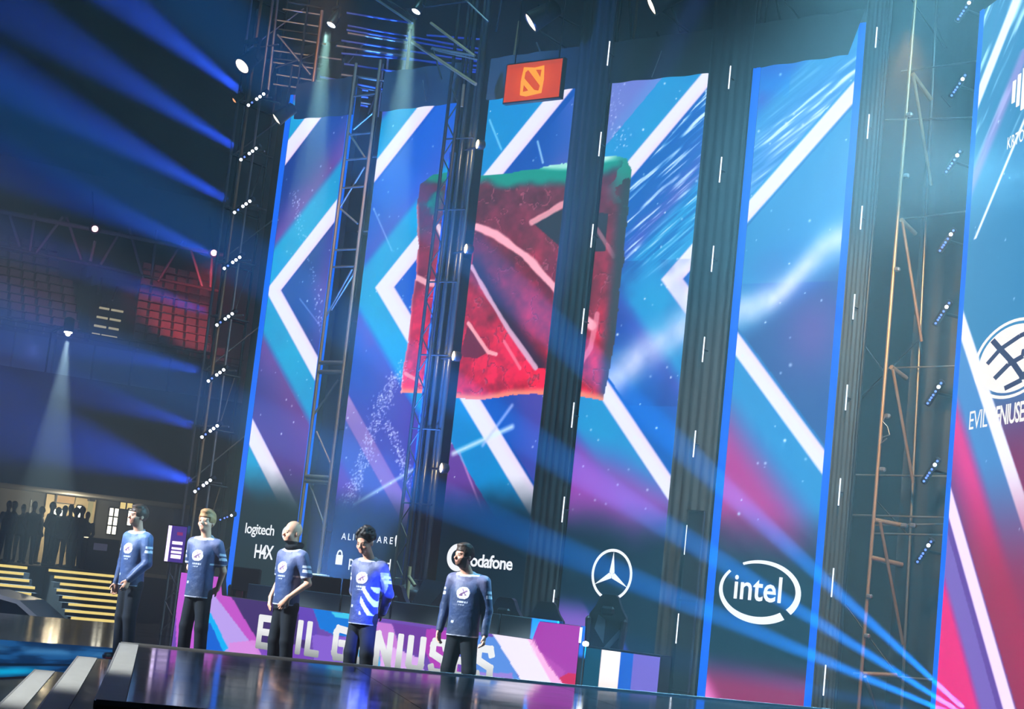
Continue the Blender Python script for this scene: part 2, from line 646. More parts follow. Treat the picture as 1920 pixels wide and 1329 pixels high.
def rock(c, X, Z):
    """the carved red block in the middle of the picture"""
    n = fbm(X, Z, 3.2, 401, 5)
    n2 = fbm(X, Z, 1.1, 451, 4)
    wob = 0.05 * (fbm(X, Z, 5, 471) - .5)
    m = inside(X + wob, Z + wob, ROCK)
    if not m.any():
        return c
    r = np.zeros(c.shape)
    g = sstep(4.2, 7.9, Z)[..., None]
    r = np.array([200, 14, 56]) / 255. * (1 - g) + np.array([96, 36, 56]) / 255. * g
    n3 = fbm(X, Z, 9.0, 491, 3)
    r = r * (0.42 + 0.72 * n[..., None] + .48 * n3[..., None])
    r = mix(r, sstep(.55, .75, n2) * .4, (84, 30, 50))
    cr = np.abs(fbm(X, Z, 2.6, 511, 4) - .5)
    r = mix(r, (1 - sstep(.004, .02, cr)) * .55, (60, 14, 34))
    ed = np.abs(fbm(X + .012, Z + .012, 2.6, 511, 4) - .5)
    r = mix(r, (1 - sstep(.003, .012, ed)) * .45, (240, 130, 150))
    # groove running down to the right, dark along its lower lip
    A = wl((893, 425), (930, 440), (985, 480), (1045, 545), (1110, 610))
    B = wl((884, 500), (915, 555), (955, 620), (1005, 690))
    groove = inside(X, Z, [A[0], A[1], A[2], A[3], A[4], (A[4][0], B[3][1])] + B[::-1])
    r = np.where(groove[..., None], r * np.array([.86, .72, .8]), r)
    dB = seg_dist(X, Z, B)
    r = mix(r, groove * (1 - sstep(0.04, 0.40, dB)) * .92, (34, 18, 48))
    tri = inside(X, Z, wl((997, 416), (1035, 393), (1140, 400), (1135, 470), (1085, 475), (1050, 463)))
    r = mix(r, tri * 1.0, (40, 44, 58))
    tri2 = inside(X, Z, wl((862, 668), (878, 606), (915, 660), (895, 672)))
    r = mix(r, tri2 * .85, (92, 18, 44))
    notch = inside(X, Z, wl((823, 420), (848, 400), (846, 452), (834, 448)))
    r = mix(r, notch * .8, (70, 52, 70))
    for pts, wd, col, k in (
            (A, .075, (244, 168, 186), .95), (B, .04, (214, 170, 200), .85),
            (wl((997, 416), (1030, 398), (1062, 378)), .06, (236, 158, 172), .8),
            (wl((780, 520), (800, 530), (835, 533)), .06, (240, 170, 184), .85),
            (wl((852, 575), (838, 640)), .05, (240, 140, 160), .6), (wl((878, 606), (915, 660), (930, 664)), .035, (246, 170, 180), .85),
            (wl((945, 640), (975, 690)), .025, (240, 130, 150), .7), (wl((760, 700), (800, 722), (812, 735)), .03, (244, 170, 170), .7),
            (wl((1085, 690), (1108, 650), (1120, 590)), .05, (240, 150, 170), .6), (wl((822, 425), (835, 455)), .05, (235, 215, 220), .8),
            (wl((1120, 430), (1150, 480)), .04, (210, 130, 150), .5)):
        d = seg_dist(X + wob * .6, Z - wob * .6, pts)
        r = mix(r, np.clip(2.6 - 2.2 * d / (wd * (.55 + .8 * n)), 0, 1) * min(1, k * 1.1), col)
    # mossy green crown and shaded side, warm light along the foot
    top = 8.02 + 0.05 * np.sin(X * 3)
    moss = 1 - sstep(0.12, 0.34, top - Z + 0.5 * (n2 - .5))
    r = mix(r, moss, (14, 142, 126))
    corner = (1 - sstep(.3, .75, np.hypot(X + 18.25, (Z - 7.75) * .8)))
    r = mix(r, corner * sstep(.3, .6, n), (10, 120, 104))
    r = mix(r, (1 - sstep(0.0, 0.1, top - Z)) * sstep(-17.2, -15.8, X) * (.6 + .4 * n), (206, 250, 240))
    r = mix(r, sstep(-14.32, -14.06, X + .1 * (n - .5)) * .85, (34, 62, 66))
    r = mix(r, sstep(-14.5, -14.2, X) * sstep(7.0, 7.9, Z) * (n > .52) * .8, (30, 150, 130))
    dE = seg_dist(X, Z, ROCK[16:24])
    r = mix(r, np.clip(1.4 - dE / .09, 0, 1) * .85, (246, 150, 122))
    dL = seg_dist(X, Z, ROCK[23:] + ROCK[:1])
    r = mix(r, np.clip(1 - dL / .05, 0, 1) * .6, (250, 170, 180))
    return np.where(m[..., None], r, c)


def art1(X, Z):
    c, T = chevrons(X, Z, [(-24.05, -23.62), (-21.58, -21.2)], far=(104, 62, 150), near=(8, 52, 140), haze_k=.2)
    c = mix(c, (T > -21.15) * sstep(-20.6, -20.1, X) * .6, (88, 62, 160))
    c = mix(c, (T < -22.3) * (T > -23.6) * (1 - sstep(3.4, 5.6, Z)) * .75, (98, 38, 130))
    c = dust_trail(c, X, Z, [(-21.2, 7.9), (-20.9, 7.2), (-20.4, 6.2), (-20.1, 5.4)], 130, .05, 5)
    c = ray_line(c, X, Z, wl((562, 560), (600, 610)), .02, (180, 190, 255), .5)
    c = stars(c, X, Z, 50, 21)
    return lower_fade(c, X, Z, 2.2, 3.0)


def art2(X, Z):
    c, T = chevrons(X, Z, [(-21.36, -20.98), (-18.97, -18.54)], far=(70, 78, 190), near=(0, 82, 196))
    c = mix(c, (T < -19.7) * (T > -20.9) * (Z > 6.1) * sstep(6.6, 8.6, Z) * .55, (20, 96, 216))
    c = mix(c, (T < -19.7) * (1 - sstep(3.6, 5.4, Z)) * .7, (84, 44, 150))
    c = stars(c, X, Z, 70, 22)
    c = rock(c, X, Z)
    c = dust_trail(c, X, Z, wl((755, 690), (720, 745), (695, 820), (670, 900), (650, 945)), 700, .09, 8)
    c = dust_trail(c, X, Z, wl((725, 790), (750, 850), (765, 905)), 240, .05, 9)
    c = ray_line(c, X, Z, wl((665, 945), (775, 880)), .05, (200, 240, 255), .7)
    c = ray_line(c, X, Z, wl((700, 390), (735, 470)), .02, (180, 200, 255), .6)
    return lower_fade(c, X, Z, 2.05, 2.75)


def art3(X, Z):
    c, T = chevrons(X, Z, [(-18.57, -18.16)], cyan=(0, 140, 206), far=(60, 88, 176), near=(2, 74, 170), cy_w=1.3)
    c = mix(c, (T > -18.0) * sstep(7.5, 9.2, Z) * sstep(-15.9, -15.2, X) * .55, (90, 104, 200))
    c = mix(c, (Z < 5) * (T > -18.1) * sstep(-16.2, -15.3, X) * .65, (84, 60, 160))
    c = mix(c, (T < -19.3) * (Z < 5) * .8, (120, 42, 140))
    c = stars(c, X, Z, 60, 23)
    c = rock(c, X, Z)
    c = ray_line(c, X, Z, wl((850, 850), (905, 825), (960, 800)), .07, (214, 240, 255), .85)
    c = ray_line(c, X, Z, wl((905, 835), (960, 760)), .05, (190, 200, 255), .7)
    c = ray_line(c, X, Z, wl((862, 850), (905, 960)), .03, (235, 170, 235), .6)
    c = ray_line(c, X, Z, wl((918, 225), (940, 280)), .03, (160, 220, 255), .7)
    c = ray_line(c, X, Z, wl((1008, 265), (1018, 305)), .03, (190, 230, 255), .8)
    return lower_fade(c, X, Z, 2.3, 3.1)


def art4(X, Z):
    c, T = chevrons(X, Z, [(-15.80, -15.47), (-13.28, -12.9)], cyan=(24, 150, 206), far=(76, 88, 186), near=(0, 86, 176), cy_w=.85)
    up = sstep(6.0, 6.6, Z)
    c = mix(c, (T < -16.5) * up * .8, (112, 128, 206))
    c = streaks(c, X, Z, (T > -15.4) * (1 - sstep(-13.6, -13.3, T)) * up, 38, (196, 226, 255), (0, 92, 176), 61)
    c = mix(c, (T > -15.4) * up * sstep(6.2, 7.6, 13.2 - Z) * sstep(.45, .7, fbm(X, Z, 1.1, 63)) * .6, (150, 160, 232))
    mid = (Z < 6.4) * (Z > 4.2)
    c = mix(c, (T > -15.4) * mid * sstep(.3, .7, fbm(X, Z, 1.0, 65)) * .8, (34, 58, 148))
    a = math.radians(34)
    v = -(X + 13.4) * math.sin(a) + (Z - 5.0) * math.cos(a)
    c = mix(c, (T > -15.4) * np.exp(-(v / .28) ** 2) * (.35 + .7 * fbm(X, Z, 2.5, 67)), (206, 214, 250))
    low = 1 - sstep(3.0, 4.4, Z)
    c = mix(c, (T < -15.8) * low * (1 - sstep(3.2, 4.0, Z + .4 * (X + 14.4))) * .9, (150, 60, 168))
    c = stars(c, X, Z, 80, 24)
    c = rock(c, X, Z)
    c = dust_trail(c, X, Z, [(-14.4, 9.2), (-14.45, 8.6), (-14.2, 8.3)], 60, .08, 12)
    c = lower_fade(c, X, Z, 2.05, 2.9, (6, 34, 52))
    foot = 1 - sstep(.9, 1.4, Z)                                   # the next chevron shows again along the foot
    T2 = X + 0.75 * (Z - 0.2)
    c = mix(c, foot * (1 - sstep(-12.95, -12.85, T2)), (40, 60, 150))
    c = mix(c, foot * (1 - sstep(-13.35, -13.25, T2)), (120, 80, 180))
    return c


def art5(X, Z):
    c, T = chevrons(X, Z, [(-12.95, -12.64)], cyan=(40, 140, 200), far=(20, 122, 206), near=(30, 110, 178), cy_w=1.1)
    up = sstep(6.0, 6.8, Z)
    a = math.radians(33)
    v = -(X + 11.2) * math.sin(a) + (Z - 8.1) * math.cos(a)
    band = np.exp(-(v / .55) ** 2)
    c = mix(c, (T < -13.0) * up * band * .5, (130, 150, 226))
    c = streaks(c, X, Z, (T < -13.0) * up * np.clip(band * 1.4, 0, 1), 35, (214, 236, 255), (20, 110, 190), 71, 1.5, 22)
    c = mix(c, (T > -12.58) * (Z > 6.0) * .6, (52, 140, 196))
    v2 = -(X + 11.2) * math.sin(a) + (Z - 6.0) * math.cos(a)
    c = mix(c, (T > -12.58) * np.exp(-((v2 - .1 * np.sin(X * 4)) / .22) ** 2) * (.5 + .6 * fbm(X, Z, 2.2, 73)), (214, 230, 252))
    c = mix(c, (T > -12.58) * sstep(0.1, .5, -v2) * .75, (44, 72, 138))
    c = mix(c, (T > -12.58) * np.exp(-(((X + 10.7) / .5) ** 2 + ((Z - 5.3) / .6) ** 2)) * .6, (120, 76, 160))
    c = mix(c, (T < -13.0) * (Z < 5) * sstep(-.05, .9, -13.35 - T) * .95, (178, 44, 138))
    c = stars(c, X, Z, 45, 25, .03)
    c = lower_fade(c, X, Z, 1.9, 3.0, (10, 44, 60))
    foot = 1 - sstep(.30, .85, Z)
    c = mix(c, foot * .9, (150, 20, 90))
    T2 = X + 0.75 * (Z - 0.2)
    c = mix(c, foot * (1 - sstep(-11.9, -11.6, T2)), (226, 110, 190))
    return mix(c, np.clip(1.2 - np.abs(Z - 8.95) / .2, 0, 1) * (X < -11.4) * .5, (0, 120, 210))


def lin(c):
    c = np.clip(c, 0, 1)
    return np.where(c <= 0.04045, c / 12.92, ((c + 0.055) / 1.055) ** 2.4)


def picture_mesh(name, us, zs, pos, cols, m):
    """a lit grid: pos(u, z) -> world point, cols = colour at each vertex"""
    nu, nz = len(us), len(zs)
    U, Z = np.meshgrid(us, zs, indexing='ij')
    co = pos(U, Z).reshape(-1, 3)
    idx = np.arange(nu * nz).reshape(nu, nz)
    q = np.stack([idx[:-1, :-1], idx[1:, :-1], idx[1:, 1:], idx[:-1, 1:]], -1).reshape(-1, 4)
    me = bpy.data.meshes.new(name)
    me.vertices.add(len(co))
    me.vertices.foreach_set('co', co.astype(np.float32).ravel())
    me.loops.add(q.size)
    me.loops.foreach_set('vertex_index', q.ravel().astype(np.int32))
    me.polygons.add(len(q))
    me.polygons.foreach_set('loop_start', np.arange(0, q.size, 4, dtype=np.int32))
    me.update(calc_edges=True)
    at_ = me.color_attributes.new('Col', 'FLOAT_COLOR', 'POINT')
    rgba = np.ones((len(co), 4), np.float32)
    rgba[:, :3] = lin(cols).reshape(-1, 3)
    at_.data.foreach_set('color', rgba.ravel())
    me.materials.append(m)
    o = bpy.data.objects.new(name, me)
    COL.objects.link(o)
    return o


SCREEN = colour_attr_mat('lit_screen_picture', emit=1.3)
STEP = 0.0165
EX, EZ = Vector((1, 0, 0)), Vector((0, 0, 1))


def tall_screen(x0, x1, z0, z1, art, label, edges=(0, 0)):
    s = empty('led_screen', ((x0 + x1) / 2, YS, z0), 0, label, 'screen', 'tall screens behind the stage')
    us = np.linspace(x0 + edges[0], x1 - edges[1], int((x1 - x0) / STEP))
    zs = np.linspace(z0, z1, int((z1 - z0) / STEP))
    X, Z = np.meshgrid(us, zs, indexing='ij')
    d = picture_mesh('display', us, zs, lambda u, z: np.stack([u, np.full_like(u, YS), z], -1), art(X, Z), SCREEN)
    world_parent(d, s)
    MB().box(((x0 + x1) / 2, YS + 0.07, (z0 + z1) / 2), (x1 - x0, 0.13, z1 - z0)).wbuild('housing', BLACK, s)
    for k, e in enumerate(edges):
        if e:
            xc = x0 + e / 2 if k == 0 else x1 - e / 2
            MB().box((xc, YS - 0.012, (z0 + z1) / 2), (e, 0.03, z1 - z0), bev=0.008).wbuild('edge_strip', BLUE_LED, s)
    return s


def cover(s, pts, y=YS - 0.03):
    """black cloth hanging over the top of a screen, with a few folds"""
    lo, hi = pts
    n = 24
    vs = []
    for i in range(n + 1):
        t = i / n
        for (p, q) in (lo, hi):
            x = p[0] + (q[0] - p[0]) * t
            z = p[1] + (q[1] - p[1]) * t
            vs.append((x, y - 0.03 - 0.02 * math.sin(t * 19 + z), z))
    mb = MB().add(vs, [(2 * i, 2 * i + 2, 2 * i + 3, 2 * i + 1) for i in range(n)], True)
    mb.add([(v[0], v[1] + .02, v[2]) for v in vs], [(2 * i + 1, 2 * i + 3, 2 * i + 2, 2 * i) for i in range(n)], True)
    return mb.wbuild('top_cover', CLOTH, s)


ZT = 9.72
s1 = tall_screen(-21.62, -19.95, 0.12, ZT, art1, 'leftmost tall screen, blue edged, with a white chevron and two company names', (0.12, 0.13))
s2 = tall_screen(-19.28, -17.6, 0.12, ZT, art2, 'second tall screen from left, showing the left side of the red carved block', (0, 0))
s3 = tall_screen(-16.94, -15.17, 0.12, ZT, art3, 'tall screen below the small orange sign, showing the middle of the red block', (0, 0))
s4 = tall_screen(-14.52, -12.75, 0.12, ZT, art4, 'tall screen with the white three-pointed star in a ring at its foot', (0, 0))
s5 = tall_screen(-12.02, -10.25, 0.12, ZT, art5, 'tall blue edged screen with the white oval logo near its foot', (0.12, 0.13))
cover(s1, (((-21.36, 9.24), (-19.93, 9.2)), ((-21.42, 9.9), (-19.93, 9.9))))
cover(s2, (((-19.29, 9.2), (-17.58, 9.2)), ((-19.29, 9.9), (-17.58, 9.9))))
cover(s3, (((-16.96, 9.19), (-15.15, 9.22)), ((-16.96, 9.9), (-15.15, 9.9))))
cover(s4, (((-14.54, 9.24), (-12.73, 9.22)), ((-14.54, 9.9), (-12.73, 9.9))))
cover(s5, (((-12.04, 9.22), (-10.5, 9.26)), ((-12.04, 9.9), (-10.3, 9.9))))

# lettering and marks at the foot of each screen
YT = YS - 0.012


def on_wall(px, py):
    p = at(px, py, YT)
    return (p.x, YT, p.z)


text_part('lettering', 'logitech', WHITE_LED, s1, on_wall(487, 993), EX, EZ, 0.185, 0.012, 0.92)
p = Vector(on_wall(539, 1000))
ring_shape('round_mark', WHITE_LED, s1, p, EX, EZ, 0.10, 0.10, 0.06, 20, 330)
text_part('lettering', 'H4X', WHITE_LED, s1, on_wall(494, 1036), EX, EZ, 0.24, 0.02, 0.85, squeeze=.78)
text_part('lettering', 'ALIENWARE', WHITE_LED, s2, on_wall(688, 1010), EX, EZ, 0.115, 0.008, 1.42)
p = Vector(on_wall(744, 1014))
flat_shape('head_mark', [(-.045, .03), (-.02, -.09), (.02, -.09), (.045, .03), (.03, .09), (-.03, .09)], WHITE_LED, s2, p, EX, EZ)
text_part('lettering', 'password', WHITE_LED, s2, on_wall(693, 1056), EX, EZ, 0.19, 0.008, 1.0, squeeze=.92)
p = Vector(on_wall(636, 1047))
flat_shape('padlock_mark', [(-.075, -.1), (.075, -.1), (.075, .06), (-.075, .06)], WHITE_LED, s2, p, EX, EZ)
ring_shape('padlock_mark', WHITE_LED, s2, p + EZ * .06, EX, EZ, .05, .07, .03, 0, 180, 16)
text_part('lettering', 'vodafone', WHITE_LED, s3, on_wall(916, 1054), EX, EZ, 0.20, 0.022, 0.92)
p = Vector(on_wall(858, 1045))
ring_shape('round_mark', WHITE_LED, s3, p, EX, EZ, 0.17, 0.17, 0.09)

# three-pointed star in a ring
p = Vector(on_wall(1147, 1077))
ring_shape('ring_mark', WHITE_LED, s4, p, EX, EZ, 0.335, 0.355, 0.042)
for k in range(3):
    a = math.radians(90 + 120 * k)
    u, v = EX * math.cos(a) + EZ * math.sin(a), EX * -math.sin(a) + EZ * math.cos(a)
    MB().add([p + u * -.0, p + v * .045 + u * .03, p + u * .34, p - v * .045 + u * .03], [(0, 3, 2, 1)]).wbuild('star_point', WHITE_LED, s4)

# oval swirl logo with its word
p = Vector(on_wall(1423, 1108))
text_part('lettering', 'intel', WHITE_LED, s5, p + EZ * 0.02 + EX * -.02, EX, EZ, 0.36, 0.014, 1.0, squeeze=.90)
def swirl(a0, a1, w0, w1, n=40):
    vs = []
    for i in range(n + 1):
        k = i / n
        t = math.radians(a0 + (a1 - a0) * k)
        wd = w0 + (w1 - w0) * k
        for s_ in (1, -1):
            vs.append(p + EX * ((0.60 + s_ * wd) * math.cos(t)) + EZ * ((0.40 + s_ * wd) * math.sin(t)))
    return MB().add(vs, [(2 * i, 2 * i + 2, 2 * i + 3, 2 * i + 1) for i in range(n)])


swirl(118, -38, 0.018, 0.050).wbuild('swirl_mark', WHITE_LED, s5)
swirl(142, 310, 0.020, 0.058).wbuild('swirl_mark', WHITE_LED, s5)

# ------------------------------------------------------------------ the angled wing screen at the right
W0 = Vector((-8.47, 20.4, 0))
WD = Vector((math.sqrt(.5), -math.sqrt(.5), 0))
WN = Vector((-math.sqrt(.5), -math.sqrt(.5), 0))


def art6(U, Z):
    X = U
    n1 = fbm(X, Z, 1.2, 91)
    c = np.zeros(X.shape + (3,)) + np.array((52, 120, 168)) / 255.
    c = mix(c, sstep(4.0, 7.0, 9 - Z) * .7, (62, 84, 128))
    up = sstep(7.2, 8.0, Z)
    c = streaks(c, X, Z, up, 42, (170, 220, 240), (40, 120, 165), 95, 1.0, 9)
    T = X - (Z - 6.35)                                             # upper stripe climbs to the right
    c = mix(c, (1 - sstep(.02, .07, np.abs(T - .26))) * (Z > 6.4) * (Z < 8.2), (232, 236, 250))
    c = mix(c, (1 - sstep(.05, .30, np.abs(T + .75))) * (Z > 6.6) * (Z < 8.6) * .7, (160, 130, 200))
    c = mix(c, (1 - sstep(.12, .22, np.abs(T + 1.9 + .0))) * (Z > 8.0), (228, 232, 248))
    B = X + 0.87 * (Z - 5.25)                                      # lower stripe falls to the right
    c = mix(c, (B < 0) * (Z < 6), (70, 128, 190))
    c = mix(c, (B < -.55) * (Z < 6) * sstep(-.55, -.95, B), (214, 26, 128))
    c = mix(c, (B < -.9) * (Z < 4.6) * sstep(-1.0, -2.0, B), (70, 56, 120))
    c = mix(c, (B > 0.30) * (Z < 5.2) * (1 - sstep(3.4, 4.6, Z)), (120, 20, 84))
    c = mix(c, (1 - sstep(.14, .19, np.abs(B - .14))) * (Z < 6), (236, 232, 250))
    B2 = X + 0.87 * (Z - 2.85)
    c = mix(c, (1 - sstep(.2, .6, B2)).astype(float), (96, 52, 150))
    c = mix(c, (B2 < -.1) * .9, (120, 90, 180))
    c = mix(c, 1 - sstep(-.75, -.5, B2), (226, 0, 112))
    c = mix(c, (1 - sstep(.14, .19, np.abs(B2 - .24))), (238, 214, 246))
    c = mix(c, (B2 > .45) * (1 - sstep(1.8, 3.6, Z)) * .9, (150, 8, 62))
    return stars(c, X, Z, 50, 26, .02)


s6 = empty('led_screen', tuple(W0 + WD * 1.3), 0, 'angled tall screen at the right edge with a round white emblem', 'screen', 'tall screens behind the stage')
us = np.linspace(0.10, 3.8, int(3.7 / STEP / 1.3))
zs = np.linspace(0.12, 9.55, int(9.4 / STEP / 1.1))
Ug, Zg = np.meshgrid(us, zs, indexing='ij')
world_parent(picture_mesh('display', us, zs, lambda u, z: np.stack([W0.x + WD.x * u, W0.y + WD.y * u, z], -1), art6(Ug, Zg), SCREEN), s6)
AXW = (WD, -WN, Vector((0, 0, 1)))
MB().box(W0 + WD * 1.9 - WN * 0.07 + EZ * 4.84, (3.8, 0.13, 9.43), AXW).wbuild('housing', BLACK, s6)
MB().box(W0 + WD * 0.05 + WN * 0.012 + EZ * 4.84, (0.1, 0.03, 9.43), AXW, bev=.008).wbuild('edge_strip', BLUE_LED, s6)


def on_wing(px, py, off=0.012):
    return at_plane(px, py, W0 + WN * off, WN)


MARK_DARK = glow('dark_screen_mark', srgb(58, 48, 92), 1.0, 'NONE')
WARM_WHITE = glow('warm_white_screen_mark', srgb(250, 242, 236), 1.15, 'NONE')
c6 = on_wing(1897, 672)
r6 = abs((on_wing(1897, 744) - on_wing(1897, 600)).z) / 2
rx6 = (c6 - on_wing(1827, 676)).dot(WD)                          # the emblem is stretched along the angled screen
disc = [(rx6 * .86 * math.cos(t * math.pi / 24), r6 * .86 * math.sin(t * math.pi / 24)) for t in range(48)]
flat_shape('emblem_disc', disc, WARM_WHITE, s6, c6, WD, EZ)
ring_shape('emblem_ring', WARM_WHITE, s6, c6, WD * (rx6 / r6), EZ, r6 * .97, r6 * .97, r6 * .08)
c6b = c6 + WN * 0.008


def stroke(pts, wd, name='emblem_stroke'):
    """letter stroke on the emblem, in units of its radius"""
    mb = MB()
    for (x0, y0), (x1, y1) in zip(pts[:-1], pts[1:]):
        d = Vector((x1 - x0, y1 - y0)).normalized()
        nx, ny = -d.y * wd / 2, d.x * wd / 2
        q = [(x0 + nx, y0 + ny), (x0 - nx, y0 - ny), (x1 - nx, y1 - ny), (x1 + nx, y1 + ny)]
        mb.add([c6b + WD * (x * rx6) + EZ * (y * r6) for x, y in q], [(0, 1, 2, 3)])
    return mb.wbuild(name, MARK_DARK, s6)


stroke([(-.52, .62), (-.28, .30), (.05, -.12), (.30, -.52), (.30, -.62), (-.12, -.74)], .13)
stroke([(-.62, .02), (-.30, .32), (.18, .52), (.62, .60)], .12)
stroke([(-.40, -.42), (-.06, -.14), (.30, -.02), (.42, .28)], .13)
stroke([(.30, -.52), (.62, -.30), (.60, .05), (.25, .10)], .12)
text_part('lettering', 'EVIL', WARM_WHITE, s6, on_wing(1816, 791), WD, EZ, 0.245, 0.0, 0.9, align='LEFT', squeeze=1.0)
text_part('lettering', 'GENIUSES', WARM_WHITE, s6, on_wing(1854, 785), WD, EZ, 0.245, 0.02, 0.9, align='LEFT', squeeze=.80)
text_part('lettering', 'KRTO', WARM_WHITE, s6, on_wing(1904, 262), WD, EZ, 0.16, 0.012, 1.05, squeeze=.8)
for i in range(5):                                                # the finger-like bars of the pale emblem above it
    px = 1901 + i * 9
    a, b = on_wing(px, 152 - i * 12), on_wing(px, 192 + i * 6)
    MB().box((a + b) / 2, (0.085, 0.008, abs(a.z - b.z)), AXW).wbuild('emblem_bar', WARM_WHITE, s6)

# ------------------------------------------------------------------ small orange sign hung in front of the third screen
YO = 20.25
q0, q1 = at(948, 188, YO), at(1058, 118, YO)
sign = empty('hanging_sign', ((q0.x + q1.x) / 2, YO, q0.z), 0, 'small orange lit sign with a yellow block emblem hung above the screens', 'sign')
ow, oh = q1.x - q0.x, 0.62
oc = Vector(((q0.x + q1.x) / 2, YO, at(1003, 153, YO).z))
n_ = 30
us, zs = np.linspace(-ow / 2, ow / 2, 60), np.linspace(-oh / 2, oh / 2, 36)
Ug, Zg = np.meshgrid(us, zs, indexing='ij')
cc = np.zeros(Ug.shape + (3,)) + np.array((196, 62, 26)) / 255.
cc = mix(cc, (1 - sstep(.1, .55, np.hypot(Ug, Zg * 1.4))) * .6, (238, 88, 30))
cc = mix(cc, sstep(.2, .31, Zg) * .4, (150, 60, 50))
world_parent(picture_mesh('sign_face', us, zs, lambda u, z: np.stack([oc.x + u, np.full_like(u, YO - .05), oc.z + z], -1), cc, SCREEN), sign)
MB().box(oc, (ow + .04, .09, oh + .04)).wbuild('sign_case', BLACK, sign)
YEL = glow('yellow_sign_mark', srgb(255, 168, 44), 1.15, 'NONE')
ORG = glow('orange_sign_mark', srgb(222, 76, 22), 1.1, 'NONE')
cO = Vector((oc.x, YO - .058, oc.z))
flat_shape('emblem_block', [(-.22, -.22), (-.10, -.25), (.20, -.22), (.22, .0), (.20, .23), (.02, .21), (-.20, .24), (-.23, .02)], YEL, sign, cO, EX, EZ)
cO2 = cO - Vector((0, .008, 0))
flat_shape('emblem_groove', [(-.15, .15), (-.10, .18), (.16, -.10), (.14, -.18), (.06, -.16), (-.16, .05)], ORG, sign, cO2, EX, EZ)
flat_shape('emblem_cut', [(.05, .17), (.16, .16), (.15, .04)], ORG, sign, cO2, EX, EZ)
flat_shape('emblem_cut', [(-.16, -.06), (-.06, -.16), (-.16, -.17)], ORG, sign, cO2, EX, EZ)
for sx in (-.4, .4):
    bar('hanger', oc + EX * (sx * ow), oc + EX * (sx * ow) + EZ * 2.2, 0.012, DARK, sign)
# ------------------------------------------------------------------ towers between the screens
WARM_LAMP = glow('warm_lamp_glass', (1.0, 0.72, 0.38, 1), 14.0)
WHITE_TUBE = glow('white_light_tube', (0.80, 0.88, 1.0, 1), 1.6, 'NONE')
COOL_LENS = glow('cool_lamp_glass', (0.80, 0.86, 1.0, 1), 5.0, 'NONE')
COOL_DIM = glow('cool_lamp_glass_small', (0.12, 0.22, 1.0, 1), 2.2, 'NONE')
SPOT_LENS = glow('white_spot_glass', (0.95, 1.0, 0.98, 1), 6.0, 'NONE')
CREAM_LENS = glow('cream_spot_glass', (1.0, 0.86, 0.70, 1), 2.2, 'NONE')
AMBER_LENS = glow('amber_spot_glass', (1.0, 0.42, 0.18, 1), 1.3, 'NONE')
RED_LENS = glow('red_lamp_glass', (1.0, 0.45, 0.50, 1), 6.0, 'NONE')


def brace(a, b, r, m, parent, name='brace'):
    return bar(name, a, b, r, m, parent)


# open steel tower between the first and second screen, standing on a pale plate
XA0, XA1 = -19.90, -19.33
tw = empty('truss_tower', ((XA0 + XA1) / 2, 20.9, 0), 0, 'open steel truss tower between the first two tall screens', 'truss tower')
PLATE = mat('pale_base_plate', (0.42, 0.45, 0.42, 1), 0.55, noise=0.15)
MB().box(((XA0 + XA1) / 2, 20.8, 0.59), (0.56, 0.7, 1.18), bev=.02).wbuild('pedestal', BLACK, tw)
MB().box(((XA0 + XA1) / 2, 20.78, 1.2), (0.80, 0.8, 0.05), bev=.01).wbuild('base_plate', PLATE, tw)
for x, m_ in ((XA0, WARM_LIT), (XA1, WARM_LIT)):
    for y, r in ((20.55, .028), (21.15, .022)):
        bar('chord', (x, y, 1.22), (x, y, 10.1), r, m_, tw)
zs_ = [1.95, 2.75, 2.83, 3.7, 4.62, 4.78, 5.6, 6.45, 6.75, 7.2, 7.85, 8.35, 8.55, 8.8, 9.5]
for i, z in enumerate(zs_):
    y = 20.56 if i % 3 else 21.1
    thick = 0.04 if z in (4.62, 4.78, 2.75, 2.83) else 0.018
    bar('ledger', (XA0, y, z), (XA1, y, z), thick, STEEL, tw)
for i, (za, zb, flip) in enumerate(((8.85, 8.35, 0), (7.5, 8.2, 0), (7.5, 7.2, 0), (5.6, 6.4, 0), (6.4, 5.7, 1), (3.0, 3.6, 1), (3.9, 4.5, 0), (2.0, 2.7, 1), (9.2, 8.9, 1))):
    a, b = (XA0, 20.58, za), (XA1 - .1, 20.58, zb)
    if flip:
        a, b = (XA1, 20.58, za), (XA0 + .1, 20.58, zb)
    brace(a, b, .02, WARM_LIT if i in (0, 5) else STEEL, tw)
for x in (-19.75, -19.6, -19.45):
    bar('cable', (x, 21.05, 1.25), (x + .02, 21.05, 9.8), .014, DARK, tw)

lamp_light('tower_fill_light', 'SPOT', (-18.0, 17.6, 11.0), (-19.6, 20.7, 5.0), 1500, (1.0, .60, .28), 50, .8, .1)  # unseen warm lamp added to light the tower poles

# lattice mast with four warm lamps between the second and third screen
XB0, XB1 = -17.58, -16.96
tw = empty('truss_tower', ((XB0 + XB1) / 2, 20.5, 0), 0, 'dark lattice mast carrying four glowing warm lamps in a column', 'truss tower')
MB().box(((XB0 + XB1) / 2, 20.55, 0.5), (0.5, 0.5, 1.0), bev=.03).wbuild('pedestal', BLACK, tw)
MB().lathe([(.20, 0), (.24, .05), (.24, .16), (.12, .22), (.12, .3)], (XB0 + .38, 20.45, 1.0)).wbuild('foot', DARK, tw)
TUBEM = mat('satin_pipe', (0.07, 0.085, 0.10, 1), 0.34, 0.8)
for x, y, r in ((XB0 + .03, 20.4, .028), (XB0 + .24, 20.4, .028), (XB0 + .135, 20.62, .024)):
    bar('chord', (x, y, 1.0), (x, y, 11.5), r, BLACK, tw)
for x, y, r in ((XB0 + .33, 20.5, .036), (XB0 + .45, 20.55, .03), (XB0 + .57, 20.5, .045)):
    bar('pipe', (x, y, 1.3), (x, y, 11.5), r, TUBEM, tw, 10)
